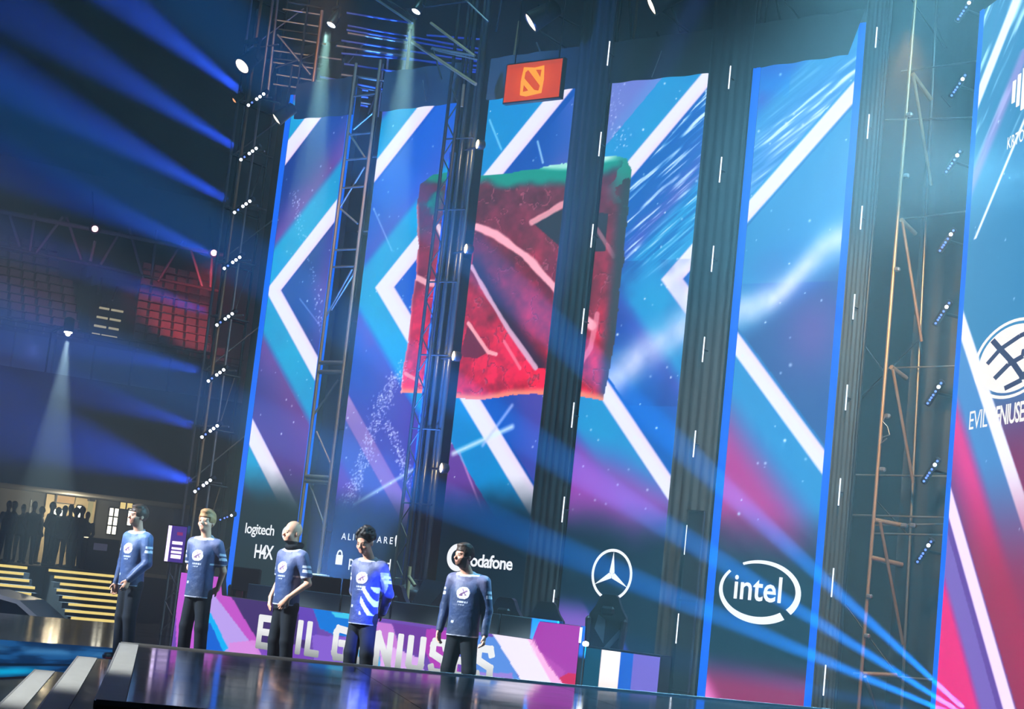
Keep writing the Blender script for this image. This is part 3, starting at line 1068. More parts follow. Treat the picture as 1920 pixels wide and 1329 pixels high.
z, k = 1.3, 0
while z < 9.6:
    xa, xb = (XB0 + .03, XB0 + .24) if k % 2 else (XB0 + .24, XB0 + .03)
    brace((xa, 20.4, z), (xb, 20.4, z + .3), .012, BLACK, tw, 'lattice')
    if k % 4 == 0:
        bar('ledger', (XB0 + .03, 20.4, z), (XB1 - .02, 20.45, z), .014, BLACK, tw)
    z += .3
    k += 1
BLUEBACK = mat('blue_lit_core', (0.02, 0.10, 0.42, 1), 0.55, noise=0.4, nscale=6)  # added core whose blue stands in for light inside the mast
bar('mast_core', (XB0 + .135, 20.53, 1.2), (XB0 + .135, 20.53, 8.3), .055, BLUEBACK, tw, 10)
lamp_px = ((895, 270), (873, 466), (850, 667), (827, 877))
for i, (px, py) in enumerate(lamp_px):
    c = at(px, py, 20.26)
    lp = empty('blinder_lamp', c, 0, 'warm glowing lamp, %s on the lattice mast' % ('topmost', 'second from the top', 'third from the top', 'lowest')[i], 'lamp', 'warm lamps on the lattice mast')
    MB().lathe([(.04, .13), (.075, .11), (.085, .03), (.09, 0.0), (.075, 0.0), (.06, .02)], c, (0.55, 0.8, 0), 14).wbuild('lamp_can', BLACK, lp)
    MB().lathe([(.0, -.014), (.045, -.010), (.07, .0), (.07, .02)], c, (0.55, 0.8, 0), 14).wbuild('lens', WARM_LAMP, lp)
    bar('clamp', c + Vector((.04, .1, 0)), (XB0 + .42, 20.5, c.z), .018, DARK, lp)
    lamp_light('blinder_light', 'POINT', c + Vector((.05, -.22, 0)), c + Vector((0.4, -2, 0)), 26, (1.0, .66, .3), radius=.05)
lamp_light('mast_fill_low', 'SPOT', (XB0 + .1, 19.9, 1.2), (XB0 + .15, 20.5, 6.0), 3000, (.08, .25, 1.0), 30, .8, .05)  # unseen blue lamp added to tint the mast
lamp_light('mast_fill', 'SPOT', (-16.6, 17.6, .4), (XB0 + .2, 20.5, 6.5), 26000, (.06, .26, 1.0), 46, .8, .1)  # second unseen blue lamp, added to tint the mast higher up


def drape_column(x0, x1, z1, label, tube_px, tx, y=20.62):
    s = empty('drape_column', ((x0 + x1) / 2, y, 0), 0, label, 'column', 'dark columns between the screens')
    n = 28
    vs = []
    for i in range(n + 1):
        t = i / n
        x = x0 + (x1 - x0) * t
        yy = y + .014 * math.sin(t * 31) + .006 * math.sin(t * 77)
        vs += [(x, yy, 0), (x, yy, z1)]
    MB().add(vs, [(2 * i, 2 * i + 2, 2 * i + 3, 2 * i + 1) for i in range(n)], True).wbuild('drape', CLOTH, s)
    bar('chord', (x0 + .06, y + .18, 0), (x0 + .06, y + .18, z1), .03, DARK, s)
    bar('chord', (x1 - .06, y + .18, 0), (x1 - .06, y + .18, z1), .03, DARK, s)
    k = 0
    for (px, py, ln) in tube_px:
        c = at(px, py, y - .12)
        h = ln * .0087 / 2
        bar('light_tube', (c.x, y - .12, c.z - h), (c.x, y - .12, c.z + h), .010, WHITE_TUBE, s)
        bar('tube_clip', (c.x, y - .115, c.z), (c.x, y + .03, c.z), .012, DARK, s)
        k += 1
    return s


drape_column(-15.16, -14.53, 11.0, 'black column between the red block screen and the star screen',
             ((1141, 100, 45), (1125, 270, 44), (1110, 442, 42), (1093, 602, 45), (1074, 778, 44), (1056, 955, 44), (1038, 1122, 30)), 0)
drape_column(-12.74, -12.03, 11.0, 'black column between the star screen and the oval logo screen',
             ((1368, 145, 40), (1351, 318, 44), (1336, 485, 44), (1319, 655, 42), (1302, 832, 44), (1286, 1012, 48), (1270, 1178, 48)), 0)
drape_column(-10.24, -9.92, 10.6, 'narrow black column beside the oval logo screen',
             ((1643, 70, 34), (1628, 237, 40), (1615, 408, 38), (1601, 575, 40), (1587, 745, 40), (1574, 922, 42), (1561, 1092, 44), (1546, 1275, 46)), 0)
CLOTH2 = CLOTH
CLOTH = BLACK
drape_column(-9.95, -8.42, 12.5, 'wide dark drape behind the right scaffold', (), 0, 22.3)
CLOTH = CLOTH2
MESHM = mat('speaker_mesh', (0.02, 0.03, 0.045, 1), 0.5, 0.4, noise=0.3, nscale=60)
rp = empty('mesh_panel', (-12.12, 20.5, 0), 0, 'dark perforated panel standing beside the oval logo screen', 'panel')
a, b = at(1327, 960, 20.45), at(1300, 1300, 20.45)
MB().box((-12.16, 20.47, (a.z + b.z) / 2), (.26, .05, abs(a.z - b.z)), bev=.01).wbuild('grille', MESHM, rp)
for zz in (a.z, (a.z + b.z) / 2, b.z):
    MB().box((-12.16, 20.43, zz), (.28, .03, .03)).wbuild('cross_strip', DARK, rp)

# ------------------------------------------------------------------ scaffold between the fifth screen and the wing
YR = 20.55
sc_ = empty('scaffold_tower', (-9.6, YR, 0), 0, 'tall warm-lit scaffold with slanting braces beside the wing screen', 'scaffold')


def pbar(name, p, q, r, m, parent, Y=YR, Y2=None):
    return bar(name, at(p[0], p[1], Y), at(q[0], q[1], Y2 or Y), r, m, parent)


pbar('pole', (1717, -10), (1609, 1335), .026, WARM_LIT, sc_)
pbar('pole', (1757, -10), (1690, 1335), .022, STEEL, sc_, 21.4)
pbar('pole', (1672, -10), (1585, 1000), .018, DARK, sc_, 21.6)
for p, q in (((1712, 138), (1746, 348)), ((1692, 415), (1728, 640)), ((1674, 692), (1712, 905)), ((1650, 978), (1693, 1208)), ((1622, 1268), (1645, 1340))):
    pbar('brace', p, q, .024, WARM_LIT, sc_, YR - .03, YR + .5)
for p, q in (((1711, 138), (1746, 187)), ((1690, 412), (1716, 438)), ((1671, 688), (1699, 709)), ((1640, 975), (1697, 986)), ((1632, 1045), (1692, 1059)), ((1617, 1263), (1681, 1266))):
    pbar('transom', p, q, .034, WARM_LIT, sc_, YR, YR + .35)
for p, q in (((1690, 134), (1842, 113)), ((1690, 411), (1820, 395)), ((1660, 690), (1800, 686)), ((1660, 225), (1838, 220)), ((1640, 985), (1775, 982)), ((1640, 1000), (1775, 1003)), ((1590, 890), (1790, 893)), ((1585, 965), (1770, 970)), ((1600, 1262), (1760, 1275))):
    pbar('ledger', p, q, .013, STEEL, sc_, 21.3)
for p, q in (((1600, 395), (1630, 447)), ((1710, 0), (1770, 90)), ((1600, 620), (1660, 700)), ((1640, 935), (1700, 1000)), ((1560, 1100), (1700, 1290)), ((1600, 760), (1720, 640)), ((1757, 50), (1775, 90)), ((1765, 180), (1782, 200))):
    pbar('brace', p, q, .012, DARK, sc_, 21.6)
for p in ((1706, 215), (1700, 330), (1682, 505), (1664, 780), (1655, 880), (1630, 1118), (1626, 1192), (1695, 985), (1712, 985)):
    c = at(p[0], p[1], YR - .02)
    MB().box(c, (.08, .07, .06), bev=.015).wbuild('coupler', STEEL, sc_)
cb = [at(x, y, YR - .05) for x, y in ((1662, 775), (1655, 790), (1664, 800), (1668, 815), (1654, 820), (1651, 832), (1663, 822))]
for a, b in zip(cb[:-1], cb[1:]):
    bar('loose_cable', a, b, .008, STEEL, sc_)
lamp_light('scaffold_fill_light', 'SPOT', (-7.2, 15.5, 7.5), (-9.6, 20.6, 3.8), 4200, (1.0, .60, .24), 60, .8, .1)  # unseen warm fill that brightens the scaffold poles

# ------------------------------------------------------------------ left tower
tl = empty('scaffold_tower', (-22.3, 20.8, 0), 0, 'dark scaffold tower at the left end of the screens holding slanted light bars', 'scaffold')
LX = (-22.62, -22.05)
for x in LX:
    for y in (20.4, 21.3):
        bar('pole', (x, y, 0), (x, y, 12.5), .026, STEEL if y < 21 else DARK, tl)
bar('pole', (-22.30, 20.35, 0), (-22.30, 20.35, 11.5), .03, WARM_LIT, tl)
bar('pole', (-23.1, 21.0, 0), (-23.1, 21.0, 11.5), .02, DARK, tl)
bar('pole', (-21.75, 21.0, 0), (-21.75, 21.0, 11.5), .02, DARK, tl)
z, k = .6, 0
while z < 12:
    bar('ledger', (LX[0], 20.4, z), (LX[1] + .3, 20.4, z), .016, STEEL, tl)
    bar('transom', (LX[0], 20.4, z), (LX[0], 21.3, z), .016, DARK, tl)
    bar('brace', (LX[1 if k % 2 else 0], 20.45, z), (LX[0 if k % 2 else 1], 21.2, z + 1.0), .014, STEEL, tl)
    z += 1.0
    k += 1
DRP = mat('dark_green_drape', (0.012, 0.020, 0.024, 1), 0.9, spec=.1, noise=.3, nscale=2)
MB().box((-22.4, 22.0, 5.6), (1.5, .06, 11.2)).wbuild('back_drape', DRP, tl)


def light_bar(px, py, hx, hy, Y, label, group, cells, big, r=.026):
    a, b = at(px - hx, py - hy, Y), at(px + hx, py + hy, Y)
    c = (a + b) / 2
    o = empty('light_bar', c, 0, label, 'stage light', group)
    d = (b - a)
    L = d.length
    d.normalize()
    toward = (Vector(CAM) - c).normalized()
    up = toward.cross(d).normalized()
    nrm = d.cross(up).normalized()
    if nrm.dot(toward) < 0:
        nrm = -nrm
    MB().box(c - nrm * .05, (L * 1.12, .09, .10), (d, up, nrm), .02).wbuild('bar_body', DARK, o)
    for k in cells:
        q = a + (b - a) * k
        rr = r if k in big else r * .62
        MB().lathe([(rr, 0), (rr, .012), (rr * .6, .02), (0, .022)], q, nrm, 10).wbuild('lens', COOL_LENS if k in big else COOL_DIM, o)
    bar('yoke', c - nrm * .09, c - nrm * .09 + Vector((.18, .35, -.02)), .02, DARK, o)
    return o, c


ORD = ('topmost', 'second from the top', 'third from the top', 'fourth from the top', 'fifth from the top', 'sixth from the top', 'seventh from the top', 'eighth from the top')
LEFT_BARS = ((481, 186), (467, 288), (455, 387), (436, 492), (422, 598), (406, 703), (394, 808), (381, 910))
LB = []
for i, (px, py) in enumerate(LEFT_BARS):
    o, c = light_bar(px, py, 17, -12.5, 20.1, 'slanted blue-white light bar, %s on the left scaffold' % ORD[i], 'light bars on the left scaffold',
                     (.06, .26, .52, .70, .90), (.06, .52, .70, .90), .028)
    LB.append(c)
light_bar(424, 970, 13, -5, 20.6, 'small dim light bar low on the left scaffold above the second player', 'light bars on the left scaffold', (.1, .4, .6, .9), (.9,), .022)
RIGHT_BARS = ((1733, 1034), (1745, 883), (1752, 737), (1767, 587), (1775, 451), (1787, 303), (1797, 160), (1809, 17))
for i, (px, py) in enumerate(RIGHT_BARS[::-1]):
    light_bar(px, py, 14, -21, 20.35, 'steeply slanted blue light bar, %s on the right scaffold' % ORD[i], 'light bars on the right scaffold',
              (.05, .2, .3, .42, .58, .78, .95), (.78,), .024)

# ------------------------------------------------------------------ scaffold wall behind the top of the first screens
SD = Vector((math.sqrt(.5), math.sqrt(.5), 0))
SN = Vector((math.sqrt(.5), -math.sqrt(.5), 0))
P0 = Vector((-20.3, 22.9, 0))
sb = empty('scaffold_wall', (P0.x, P0.y, 0), 0, 'dark scaffold wall of many level pipes above the first two screens', 'scaffold')


def sbar(name, p, q, r, m, off=0.0):
    return bar(name, at_plane(p[0], p[1], P0 + SN * off, SN), at_plane(q[0], q[1], P0 + SN * off, SN), r, m, sb)


for i, (x0, y0, x1, y1) in enumerate(((540, 4, 603, 15), (530, 17, 603, 28), (513, 37, 600, 50), (512, 53, 600, 66), (520, 68, 612, 83), (512, 95, 640, 112), (515, 110, 605, 122), (512, 117, 600, 130),
                                      (518, 140, 720, 172), (555, 160, 700, 180), (560, 175, 700, 196), (512, 158, 560, 165))):
    sbar('ledger', (x0, y0), (x1, y1), .022, STEEL if i % 3 else DARK)
BLUEPIPE = mat('blue_lit_pipe', (0.10, 0.17, 0.50, 1), 0.4, 0.3, noise=.3)  # steel pipes with the blue wash put into their colour
for i, (x0, y0, x1, y1) in enumerate(((650, 24, 775, 44), (652, 48, 900, 92), (650, 56, 900, 100), (640, 76, 900, 116), (630, 86, 895, 132), (645, 120, 780, 140), (600, 144, 720, 168), (600, 155, 690, 170),
                                      (800, 130, 900, 136), (640, 100, 900, 124), (800, 66, 905, 74), (670, 180, 690, 183), (670, 196, 690, 200))):
    sbar('ledger', (x0, y0), (x1, y1), .022, BLUEPIPE, .15)
for i, (x0, y0, x1, y1) in enumerate(((652, 62, 775, 82), (632, 86, 760, 105), (814, 92, 890, 106), (640, 140, 720, 152))):
    sbar('ledger', (x0, y0), (x1, y1), .03, STEEL, .3)
for i, (x0, y0, x1, y1) in enumerate(((521, -5, 503, 175), (514, 60, 500, 190), (727, 110, 712, 300), (718, 120, 708, 220), (765, 60, 752, 160))):
    sbar('pole', (x0, y0), (x1, y1), .026, STEEL, .1)
sbar('pole', (604, 20), (584, 180), .035, WARM_LIT, .35)
sbar('pole', (770, 55), (760, 160), .03, WARM_LIT, .35)
for i, (x0, y0, x1, y1) in enumerate(((520, 65, 582, 140), (516, 128, 590, 102), (700, 60, 650, 120), (715, 150, 690, 215))):
    sbar('brace', (x0, y0), (x1, y1), .024, DARK if i else STEEL, .1)
lamp_light('scaffold_wash', 'SPOT', (-15.0, 21.8, 9.6), tuple(at_plane(780, 90, P0, SN)), 1500, (.10, .22, 1.0), 60, .8, .1)
lamp_light('scaffold_wash', 'SPOT', tuple(at(560, -60, 18.0)), tuple(at_plane(600, 110, P0, SN)), 420, (1.0, .62, .35), 40, .8, .1)

# warm-lit roof truss crossing above the second and third screens
YTR = 20.3
rt = empty('roof_truss', at(800, 60, YTR), 0, 'warm-lit truss pipes crossing above the second screen', 'truss')
for p, q, r, m_ in (((772, 78), (892, 158), .032, WARM_LIT), ((808, 43), (890, 105), .026, WARM_LIT), ((700, -5), (770, 42), .022, STEEL), ((720, -5), (780, 35), .018, DARK), ((868, -5), (915, 40), .016, STEEL),
                    ((890, 105), (810, 90), .022, STEEL), ((808, 92), (895, 112), .014, STEEL), ((870, 158), (866, 200), .025, WARM_LIT), ((812, 92), (828, 148), .014, DARK), ((760, 18), (880, 2), .018, DARK)):
    pbar('pipe', p, q, r, m_, rt, YTR)
rt2 = empty('roof_truss', at(1240, 40, 22), 0, 'faint overhead truss pipes above the star screen', 'truss')
for p, q in (((1010, 10), (1140, 80)), ((1000, 50), (1090, 110)), ((1240, 20), (1330, 90)), ((1180, -10), (1185, 100)), ((1232, 60), (1248, 100)), ((1255, 0), (1275, 60)), ((1440, -5), (1430, 70)), ((1455, -5), (1468, 65)), ((1470, 0), (1520, 60)), ((1006, 80), (1020, 118)), ((940, 0), (930, 60))):
    pbar('pipe', p, q, .02, DARK, rt2, 22.0)
for p, q in (((974, 40), (962, 120)), ((1196, 0), (1186, 92))):
    pbar('drop_pipe', p, q, .025, WARM_LIT, rt2, 21.2)
for p, q in (((1241, 95), (1222, 145)), ((793, 150), (799, 190))):
    pbar('hanger_wire', p, q, .008, STEEL, rt2, 20.55)

# ------------------------------------------------------------------ lamps hanging in the rig
def spot_fixture(px, py, Y, face, rad, lens, label, group='spotlights in the rig', hang=None, name='spotlight'):
    c = at(px, py, Y)
    f = Vector(face).normalized()
    o = empty(name, c, 0, label, 'spotlight', group)
    MB().lathe([(rad * .35, -rad * 3.2), (rad * .9, -rad * 2.9), (rad * 1.0, -rad * 1.2), (rad * 1.12, -.01), (rad * 1.12, .03), (rad, .03), (rad, 0.0)], c, f, 18).wbuild('head', DARK, o)
    MB().lathe([(rad * .97, .0), (rad * .97, .012), (rad * .6, .03), (0, .038)], c, f, 18).wbuild('lens', lens, o)
    side_ = f.cross(Vector((0, 0, 1))).normalized()
    k = c - f * rad * 1.6
    for s_ in (-1, 1):
        MB().box(k + side_ * (s_ * rad * 1.25) + Vector((0, 0, rad * .9)), (.02, rad * .5, rad * 2.4), (side_, f.cross(side_), Vector((0, 0, 1)))).wbuild('yoke_arm', DARK, o)
    MB().box(k + Vector((0, 0, rad * 2.2)), (rad * 2.6, rad * .6, rad * .5), (side_, Vector((0, 0, 1)).cross(side_), Vector((0, 0, 1)))).wbuild('yoke', DARK, o)
    bar('clamp_pipe', k + Vector((0, 0, rad * 2.3)), k + Vector((0, 0, rad * 2.3 + (hang or .6))), .02, DARK, o)
    return c


def cam_dir(px, py):
    d = ray(px, py)
    return -Vector(d).normalized()


c = spot_fixture(622, 45, 19.8, Vector((-.12, -.45, -1)), .085, SPOT_LENS, 'bright white spotlight pointing down above the first screen')
lamp_light('spot_light', 'SPOT', c + Vector((-.02, -.06, -.1)), tuple(at(594, 240, 19.7)), 32000, (.50, 1.0, .88), 15, .5, .06)
c = spot_fixture(781, 20, 19.8, Vector((-.12, -.45, -1)), .08, SPOT_LENS, 'bright white spotlight pointing down above the second screen')
lamp_light('spot_light', 'SPOT', c + Vector((-.02, -.06, -.1)), tuple(at(750, 220, 19.7)), 32000, (.50, 1.0, .88), 15, .5, .06)
c = spot_fixture(455, 123, 20.0, cam_dir(455, 123) + Vector((-.75, 0.25, -.15)), .15, CREAM_LENS, 'big round cream lamp above the left light bars')
c = spot_fixture(520, 222, 20.2, cam_dir(520, 222) + Vector((-1.0, .35, -.15)), .12, CREAM_LENS, 'cream lamp at the top corner of the leftmost screen')
bar('outrigger', c + Vector((.05, .2, .3)), (-21.75, 21.0, c.z + .3), .02, DARK, tl)
spot_fixture(441, 187, 20.3, cam_dir(441, 187) + Vector((-1.0, .2, -.3)), .06, AMBER_LENS, 'small amber lamp beside the topmost left light bar')
spot_fixture(997, 41, 20.1, cam_dir(997, 41) + Vector((-1.05, .35, -.15)), .16, CREAM_LENS, 'cream lamp above the small orange sign')
spot_fixture(1223, 8, 20.1, cam_dir(1223, 8) + Vector((-1.1, .35, -.1)), .16, CREAM_LENS, 'cream lamp at the top edge above the star screen')

# blue beams from the left bars, fanning up and out over the hall
tgt = ((150, -60), (60, 40), (20, 150), (60, 330), (80, 470), (120, 640), (150, 730), (200, 850))
pw = (1100, 1100, 1200, 600, 330, 300, 280, 420)
for i, c in enumerate(LB):
    t = at(tgt[i][0], tgt[i][1], 16.5 if i < 4 else 17.2)
    lamp_light('light_bar_beam', 'SPOT', c + Vector((-.12, -.1, .03)) + (t - c).normalized() * .1, tuple(t), pw[i] * 72.0, (.02, .10, 1.0), 15, .7, .08)

# floor lamp that throws four narrow blue beams across the screens
src = at_z(1846, 1364, .66)
fl = empty('floor_light', (src.x, src.y, .5), 0, 'low stage floor lamp sending four narrow blue beams to the left', 'stage light')
MB().box(src - EZ * .16, (.5, .3, .26), bev=.03).wbuild('lamp_base', BLACK, fl)
for i, (px, py) in enumerate(((1356, 912), (1300, 1019), (1300, 1135), (1300, 1243))):
    t = at(px, py, 14.6 if py > 1200 else 12.7)
    d = (t - src).normalized()
    q = src + d * .16 + Vector((0, 0, 0))
    MB().lathe([(.05, -.14), (.05, 0), (.042, 0), (.0, .012)], q, d, 12).wbuild('lamp_head', COOL_DIM, fl)
    lamp_light('floor_beam', 'SPOT', q + d * .03, tuple(t), 60000 if py > 1200 else 440000, (.0, .24, 1.0), 4.8, .5, .02)

# ------------------------------------------------------------------ haze filling the hall
hz = bpy.data.materials.new('stage_haze')
hz.use_nodes = True
nt = hz.node_tree
nt.nodes.remove(nt.nodes['Principled BSDF'])
vsn = nt.nodes.new('ShaderNodeVolumeScatter')
vsn.inputs['Color'].default_value = (0.92, 0.97, 1.0, 1)
vsn.inputs['Density'].default_value = 0.0065
vsn.inputs['Anisotropy'].default_value = 0.25
nt.links.new(vsn.outputs[0], nt.nodes['Material Output'].inputs['Volume'])
hb = MB().box((-36, 21, 8.9), (100, 80, 20)).build('haze', hz)
tag(hb, 'thin blue-grey stage haze hanging in the hall', 'haze', kind='stuff')
# ------------------------------------------------------------------ people: one continuous body each, grown from blended limbs
class Field:
    """signed distance grid; limbs are blended in, then the surface is pulled out"""
    def __init__(self, lo, hi, h):
        self.lo, self.h = np.array(lo, float), h
        n = np.ceil((np.array(hi) - self.lo) / h).astype(int) + 1
        self.n = n
        self.d = np.full(n, 1.0, np.float32)

    def block(self, lo, hi):
        a = np.clip(np.floor((np.array(lo) - self.lo) / self.h).astype(int), 0, self.n)
        b = np.clip(np.ceil((np.array(hi) - self.lo) / self.h).astype(int) + 1, 0, self.n)
        sl = tuple(slice(i, j) for i, j in zip(a, b))
        g = [self.lo[k] + self.h * np.arange(a[k], b[k]) for k in range(3)]
        return sl, np.meshgrid(*g, indexing='ij')

    def blend(self, sl, d, k):
        o = self.d[sl]
        if d.size == 0:
            return
        if k <= 0:
            self.d[sl] = np.minimum(o, d)
            return
        t = np.clip(0.5 + 0.5 * (o - d) / k, 0, 1)
        self.d[sl] = o * (1 - t) + d * t - k * t * (1 - t)

    def limb(self, a, b, r0, r1, k=0.03, flat=None):
        """tapering round limb from a to b; flat = (axis, factor) squashes its section"""
        a, b = np.array(a, float), np.array(b, float)
        R = max(r0, r1) * (1.3 if flat else 1) + k + 0.03
        sl, (x, y, z) = self.block(np.minimum(a, b) - R, np.maximum(a, b) + R)
        ab = b - a
        L = ab.dot(ab) + 1e-9
        t = np.clip(((x - a[0]) * ab[0] + (y - a[1]) * ab[1] + (z - a[2]) * ab[2]) / L, 0, 1)
        dx, dy, dz = x - a[0] - t * ab[0], y - a[1] - t * ab[1], z - a[2] - t * ab[2]
        if flat:
            ax, fac = flat
            s = dx * ax[0] + dy * ax[1] + dz * ax[2]
            dx, dy, dz = dx + s * ax[0] * (fac - 1), dy + s * ax[1] * (fac - 1), dz + s * ax[2] * (fac - 1)
        self.blend(sl, np.sqrt(dx * dx + dy * dy + dz * dz) - (r0 + (r1 - r0) * t), k)

    def ball(self, c, r, k=0.02, rot=None, sub=False):
        """ellipsoid with radii r, turned by the 3x3 matrix rot"""
        c, r = np.array(c, float), np.array(r, float)
        R = r.max() + k + 0.03
        sl, (x, y, z) = self.block(c - R, c + R)
        q = np.stack([x - c[0], y - c[1], z - c[2]], -1)
        if rot is not None:
            q = q @ rot
        e = q / r
        n = np.sqrt((e * e).sum(-1)) + 1e-6
        d = n * (n - 1) / (np.sqrt(((e / r) ** 2).sum(-1)) + 1e-6)
        if sub:
            o = self.d[sl]
            t = np.clip(0.5 - 0.5 * (o + d) / k, 0, 1)
            self.d[sl] = o * (1 - t) - d * t + k * t * (1 - t)
        else:
            self.blend(sl, d, k)

    def stack(self, prof, k=0.03, cx=None):
        """trunk from a list of (z, half width, half depth, centre y)"""
        P = np.array(prof, float)
        R = P[:, 1:3].max() + 0.06
        sl, (x, y, z) = self.block((-R, -R - .05, P[0, 0] - .1), (R, R + .05, P[-1, 0] + .1))
        zc = np.clip(z, P[0, 0], P[-1, 0])
        a, b, cy = (np.interp(zc, P[:, 0], P[:, i]) for i in (1, 2, 3))
        p = 2.4
        n = ((np.abs(x) / a) ** p + (np.abs(y - cy) / b) ** p) ** (1 / p) + 1e-6
        d = (n - 1) * np.minimum(a, b)
        dz = np.abs(z - zc)
        d = np.where(dz > 0, np.sqrt(np.maximum(d, 0) ** 2 + dz ** 2) + np.minimum(d, 0) * .0, d)
        self.blend(sl, d, k)

    def cut(self, p, nrm):
        """keep the side the normal points away from"""
        sl, (x, y, z) = self.block(self.lo, self.lo + self.h * self.n)
        d = (x - p[0]) * nrm[0] + (y - p[1]) * nrm[1] + (z - p[2]) * nrm[2]
        self.d[sl] = np.maximum(self.d[sl], d)

    def surface(self):
        d = self.d
        nx, ny, nz = d.shape
        s = d < 0
        cnt = np.zeros((nx - 1, ny - 1, nz - 1), np.int8)
        for i in (0, 1):
            for j in (0, 1):
                for k in (0, 1):
                    cnt += s[i:nx - 1 + i, j:ny - 1 + j, k:nz - 1 + k]
        I, J, K = np.nonzero((cnt > 0) & (cnt < 8))
        vid = np.full(cnt.shape, -1, np.int64)
        vid[I, J, K] = np.arange(len(I))
        acc = np.zeros((len(I), 3))
        num = np.zeros(len(I))
        cor = [(i, j, k) for i in (0, 1) for j in (0, 1) for k in (0, 1)]
        for a in cor:
            for ax in range(3):
                if a[ax]:
                    continue
                b = list(a)
                b[ax] = 1
                da, db = d[I + a[0], J + a[1], K + a[2]], d[I + b[0], J + b[1], K + b[2]]
                m = (da < 0) != (db < 0)
                t = da[m] / (da[m] - db[m])
                pa = np.tile(np.array(a, float), (m.sum(), 1))
                pa[:, ax] += t
                acc[m] += pa
                num[m] += 1
        co = self.lo + self.h * (np.stack([I, J, K], -1) + acc / num[:, None])
        quads = []
        for ax in range(3):
            sa = [slice(None)] * 3
            sb_ = [slice(None)] * 3
            sa[ax], sb_[ax] = slice(0, -1), slice(1, None)
            u, v = [q for q in range(3) if q != ax]
            ch = s[tuple(sa)] != s[tuple(sb_)]
            e = np.array(np.nonzero(ch)).T
            e = e[(e[:, u] > 0) & (e[:, v] > 0) & (e[:, u] < d.shape[u] - 1) & (e[:, v] < d.shape[v] - 1)]
            inn = s[e[:, 0], e[:, 1], e[:, 2]]
            q = []
            for du, dv in ((0, 0), (1, 0), (1, 1), (0, 1)):
                f = e.copy()
                f[:, u] -= du
                f[:, v] -= dv
                q.append(vid[f[:, 0], f[:, 1], f[:, 2]])
            q = np.stack(q, -1)
            flip = inn if ax != 1 else ~inn
            q[~flip] = q[~flip][:, ::-1]
            quads.append(q)
        q = np.concatenate(quads)
        return co, q[(q >= 0).all(1)]


def field_object(name, F, m, color=None, parent=None, smooth_iter=1):
    co, q = F.surface()
    for _ in range(smooth_iter):
        acc = np.zeros_like(co)
        n = np.zeros(len(co))
        for a in range(4):
            b = (a + 1) % 4
            np.add.at(acc, q[:, a], co[q[:, b]])
            np.add.at(n, q[:, a], 1)
        co = co * .5 + .5 * acc / np.maximum(n, 1)[:, None]
    me = bpy.data.meshes.new(name)
    me.vertices.add(len(co))
    me.vertices.foreach_set('co', co.astype(np.float32).ravel())
    me.loops.add(q.size)
    me.loops.foreach_set('vertex_index', q.ravel().astype(np.int32))
    me.polygons.add(len(q))
    me.polygons.foreach_set('loop_start', np.arange(0, q.size, 4, dtype=np.int32))
    me.polygons.foreach_set('use_smooth', np.ones(len(q), bool))
    me.update(calc_edges=True)
    if color is not None:
        c = np.ones((len(co), 4), np.float32)
        c[:, :3] = color(co)
        a = me.color_attributes.new('Col', 'FLOAT_COLOR', 'POINT')
        a.data.foreach_set('color', c.ravel())
    me.materials.append(m)
    o = bpy.data.objects.new(name, me)
    COL.objects.link(o)
    if parent:
        o.parent = parent
    return o


SKIN = colour_attr_mat('skin', rough=.55, spec=.25)
JERSEY = colour_attr_mat('team_jersey', rough=.55, spec=.35, sheen=.2, bump=.35)
PANTS = mat('black_trousers', (0.008, 0.011, 0.015, 1), .8, spec=.12, noise=.3, nscale=9, bump=.3)
SHOE = colour_attr_mat('shoes', rough=.5)
HAIRM = colour_attr_mat('hair', rough=.55, spec=.35, bump=.6)


def rot3(yaw, pitch, roll=0):
    """head turn: yaw about z (+ = towards the person's left), pitch forward, roll"""
    y, p, r = (math.radians(v) for v in (yaw, pitch, roll))
    Rz = np.array([[math.cos(y), -math.sin(y), 0], [math.sin(y), math.cos(y), 0], [0, 0, 1]])
    Rx = np.array([[1, 0, 0], [0, math.cos(p), -math.sin(p)], [0, math.sin(p), math.cos(p)]])
    Ry = np.array([[math.cos(r), 0, math.sin(r)], [0, 1, 0], [-math.sin(r), 0, math.cos(r)]])
    return Rz @ Rx @ Ry


def hand(F, wrist, fdir, pdir, r, side, curl=.5):
    """palm, four unequal bent fingers and a thumb from the side of the palm.
    fdir: along the fingers, pdir: where the palm faces, thumb leaves towards `side`"""
    w, f, p = np.array(wrist), np.array(fdir, float), np.array(pdir, float)
    f /= np.linalg.norm(f)
    p = p - f * p.dot(f)
    p /= np.linalg.norm(p)
    s = np.cross(f, p) * side
    F.limb(w + f * .01, w + f * .085, .031, .036, .02, (p, 1.6))
    for i, (off, ln) in enumerate(((.030, .072), (.010, .082), (-.010, .076), (-.029, .060))):
        b = w + f * .085 + s * off
        m1 = b + (f * math.cos(curl * .6) + p * math.sin(curl * .6)) * ln * .5
        m2 = m1 + (f * math.cos(curl * 1.6) + p * math.sin(curl * 1.6)) * ln * .5
        F.limb(b, m1, .0100, .0092, .006)
        F.limb(m1, m2, .0092, .0080, .004)
    t0 = w + f * .03 + s * .028
    t1 = t0 + (f * .7 + s * .55 + p * .3) * .045
    t2 = t1 + (f * .85 + s * .1 + p * .35) * .032
    F.limb(t0, t1, .014, .011, .012)
    F.limb(t1, t2, .011, .009, .004)


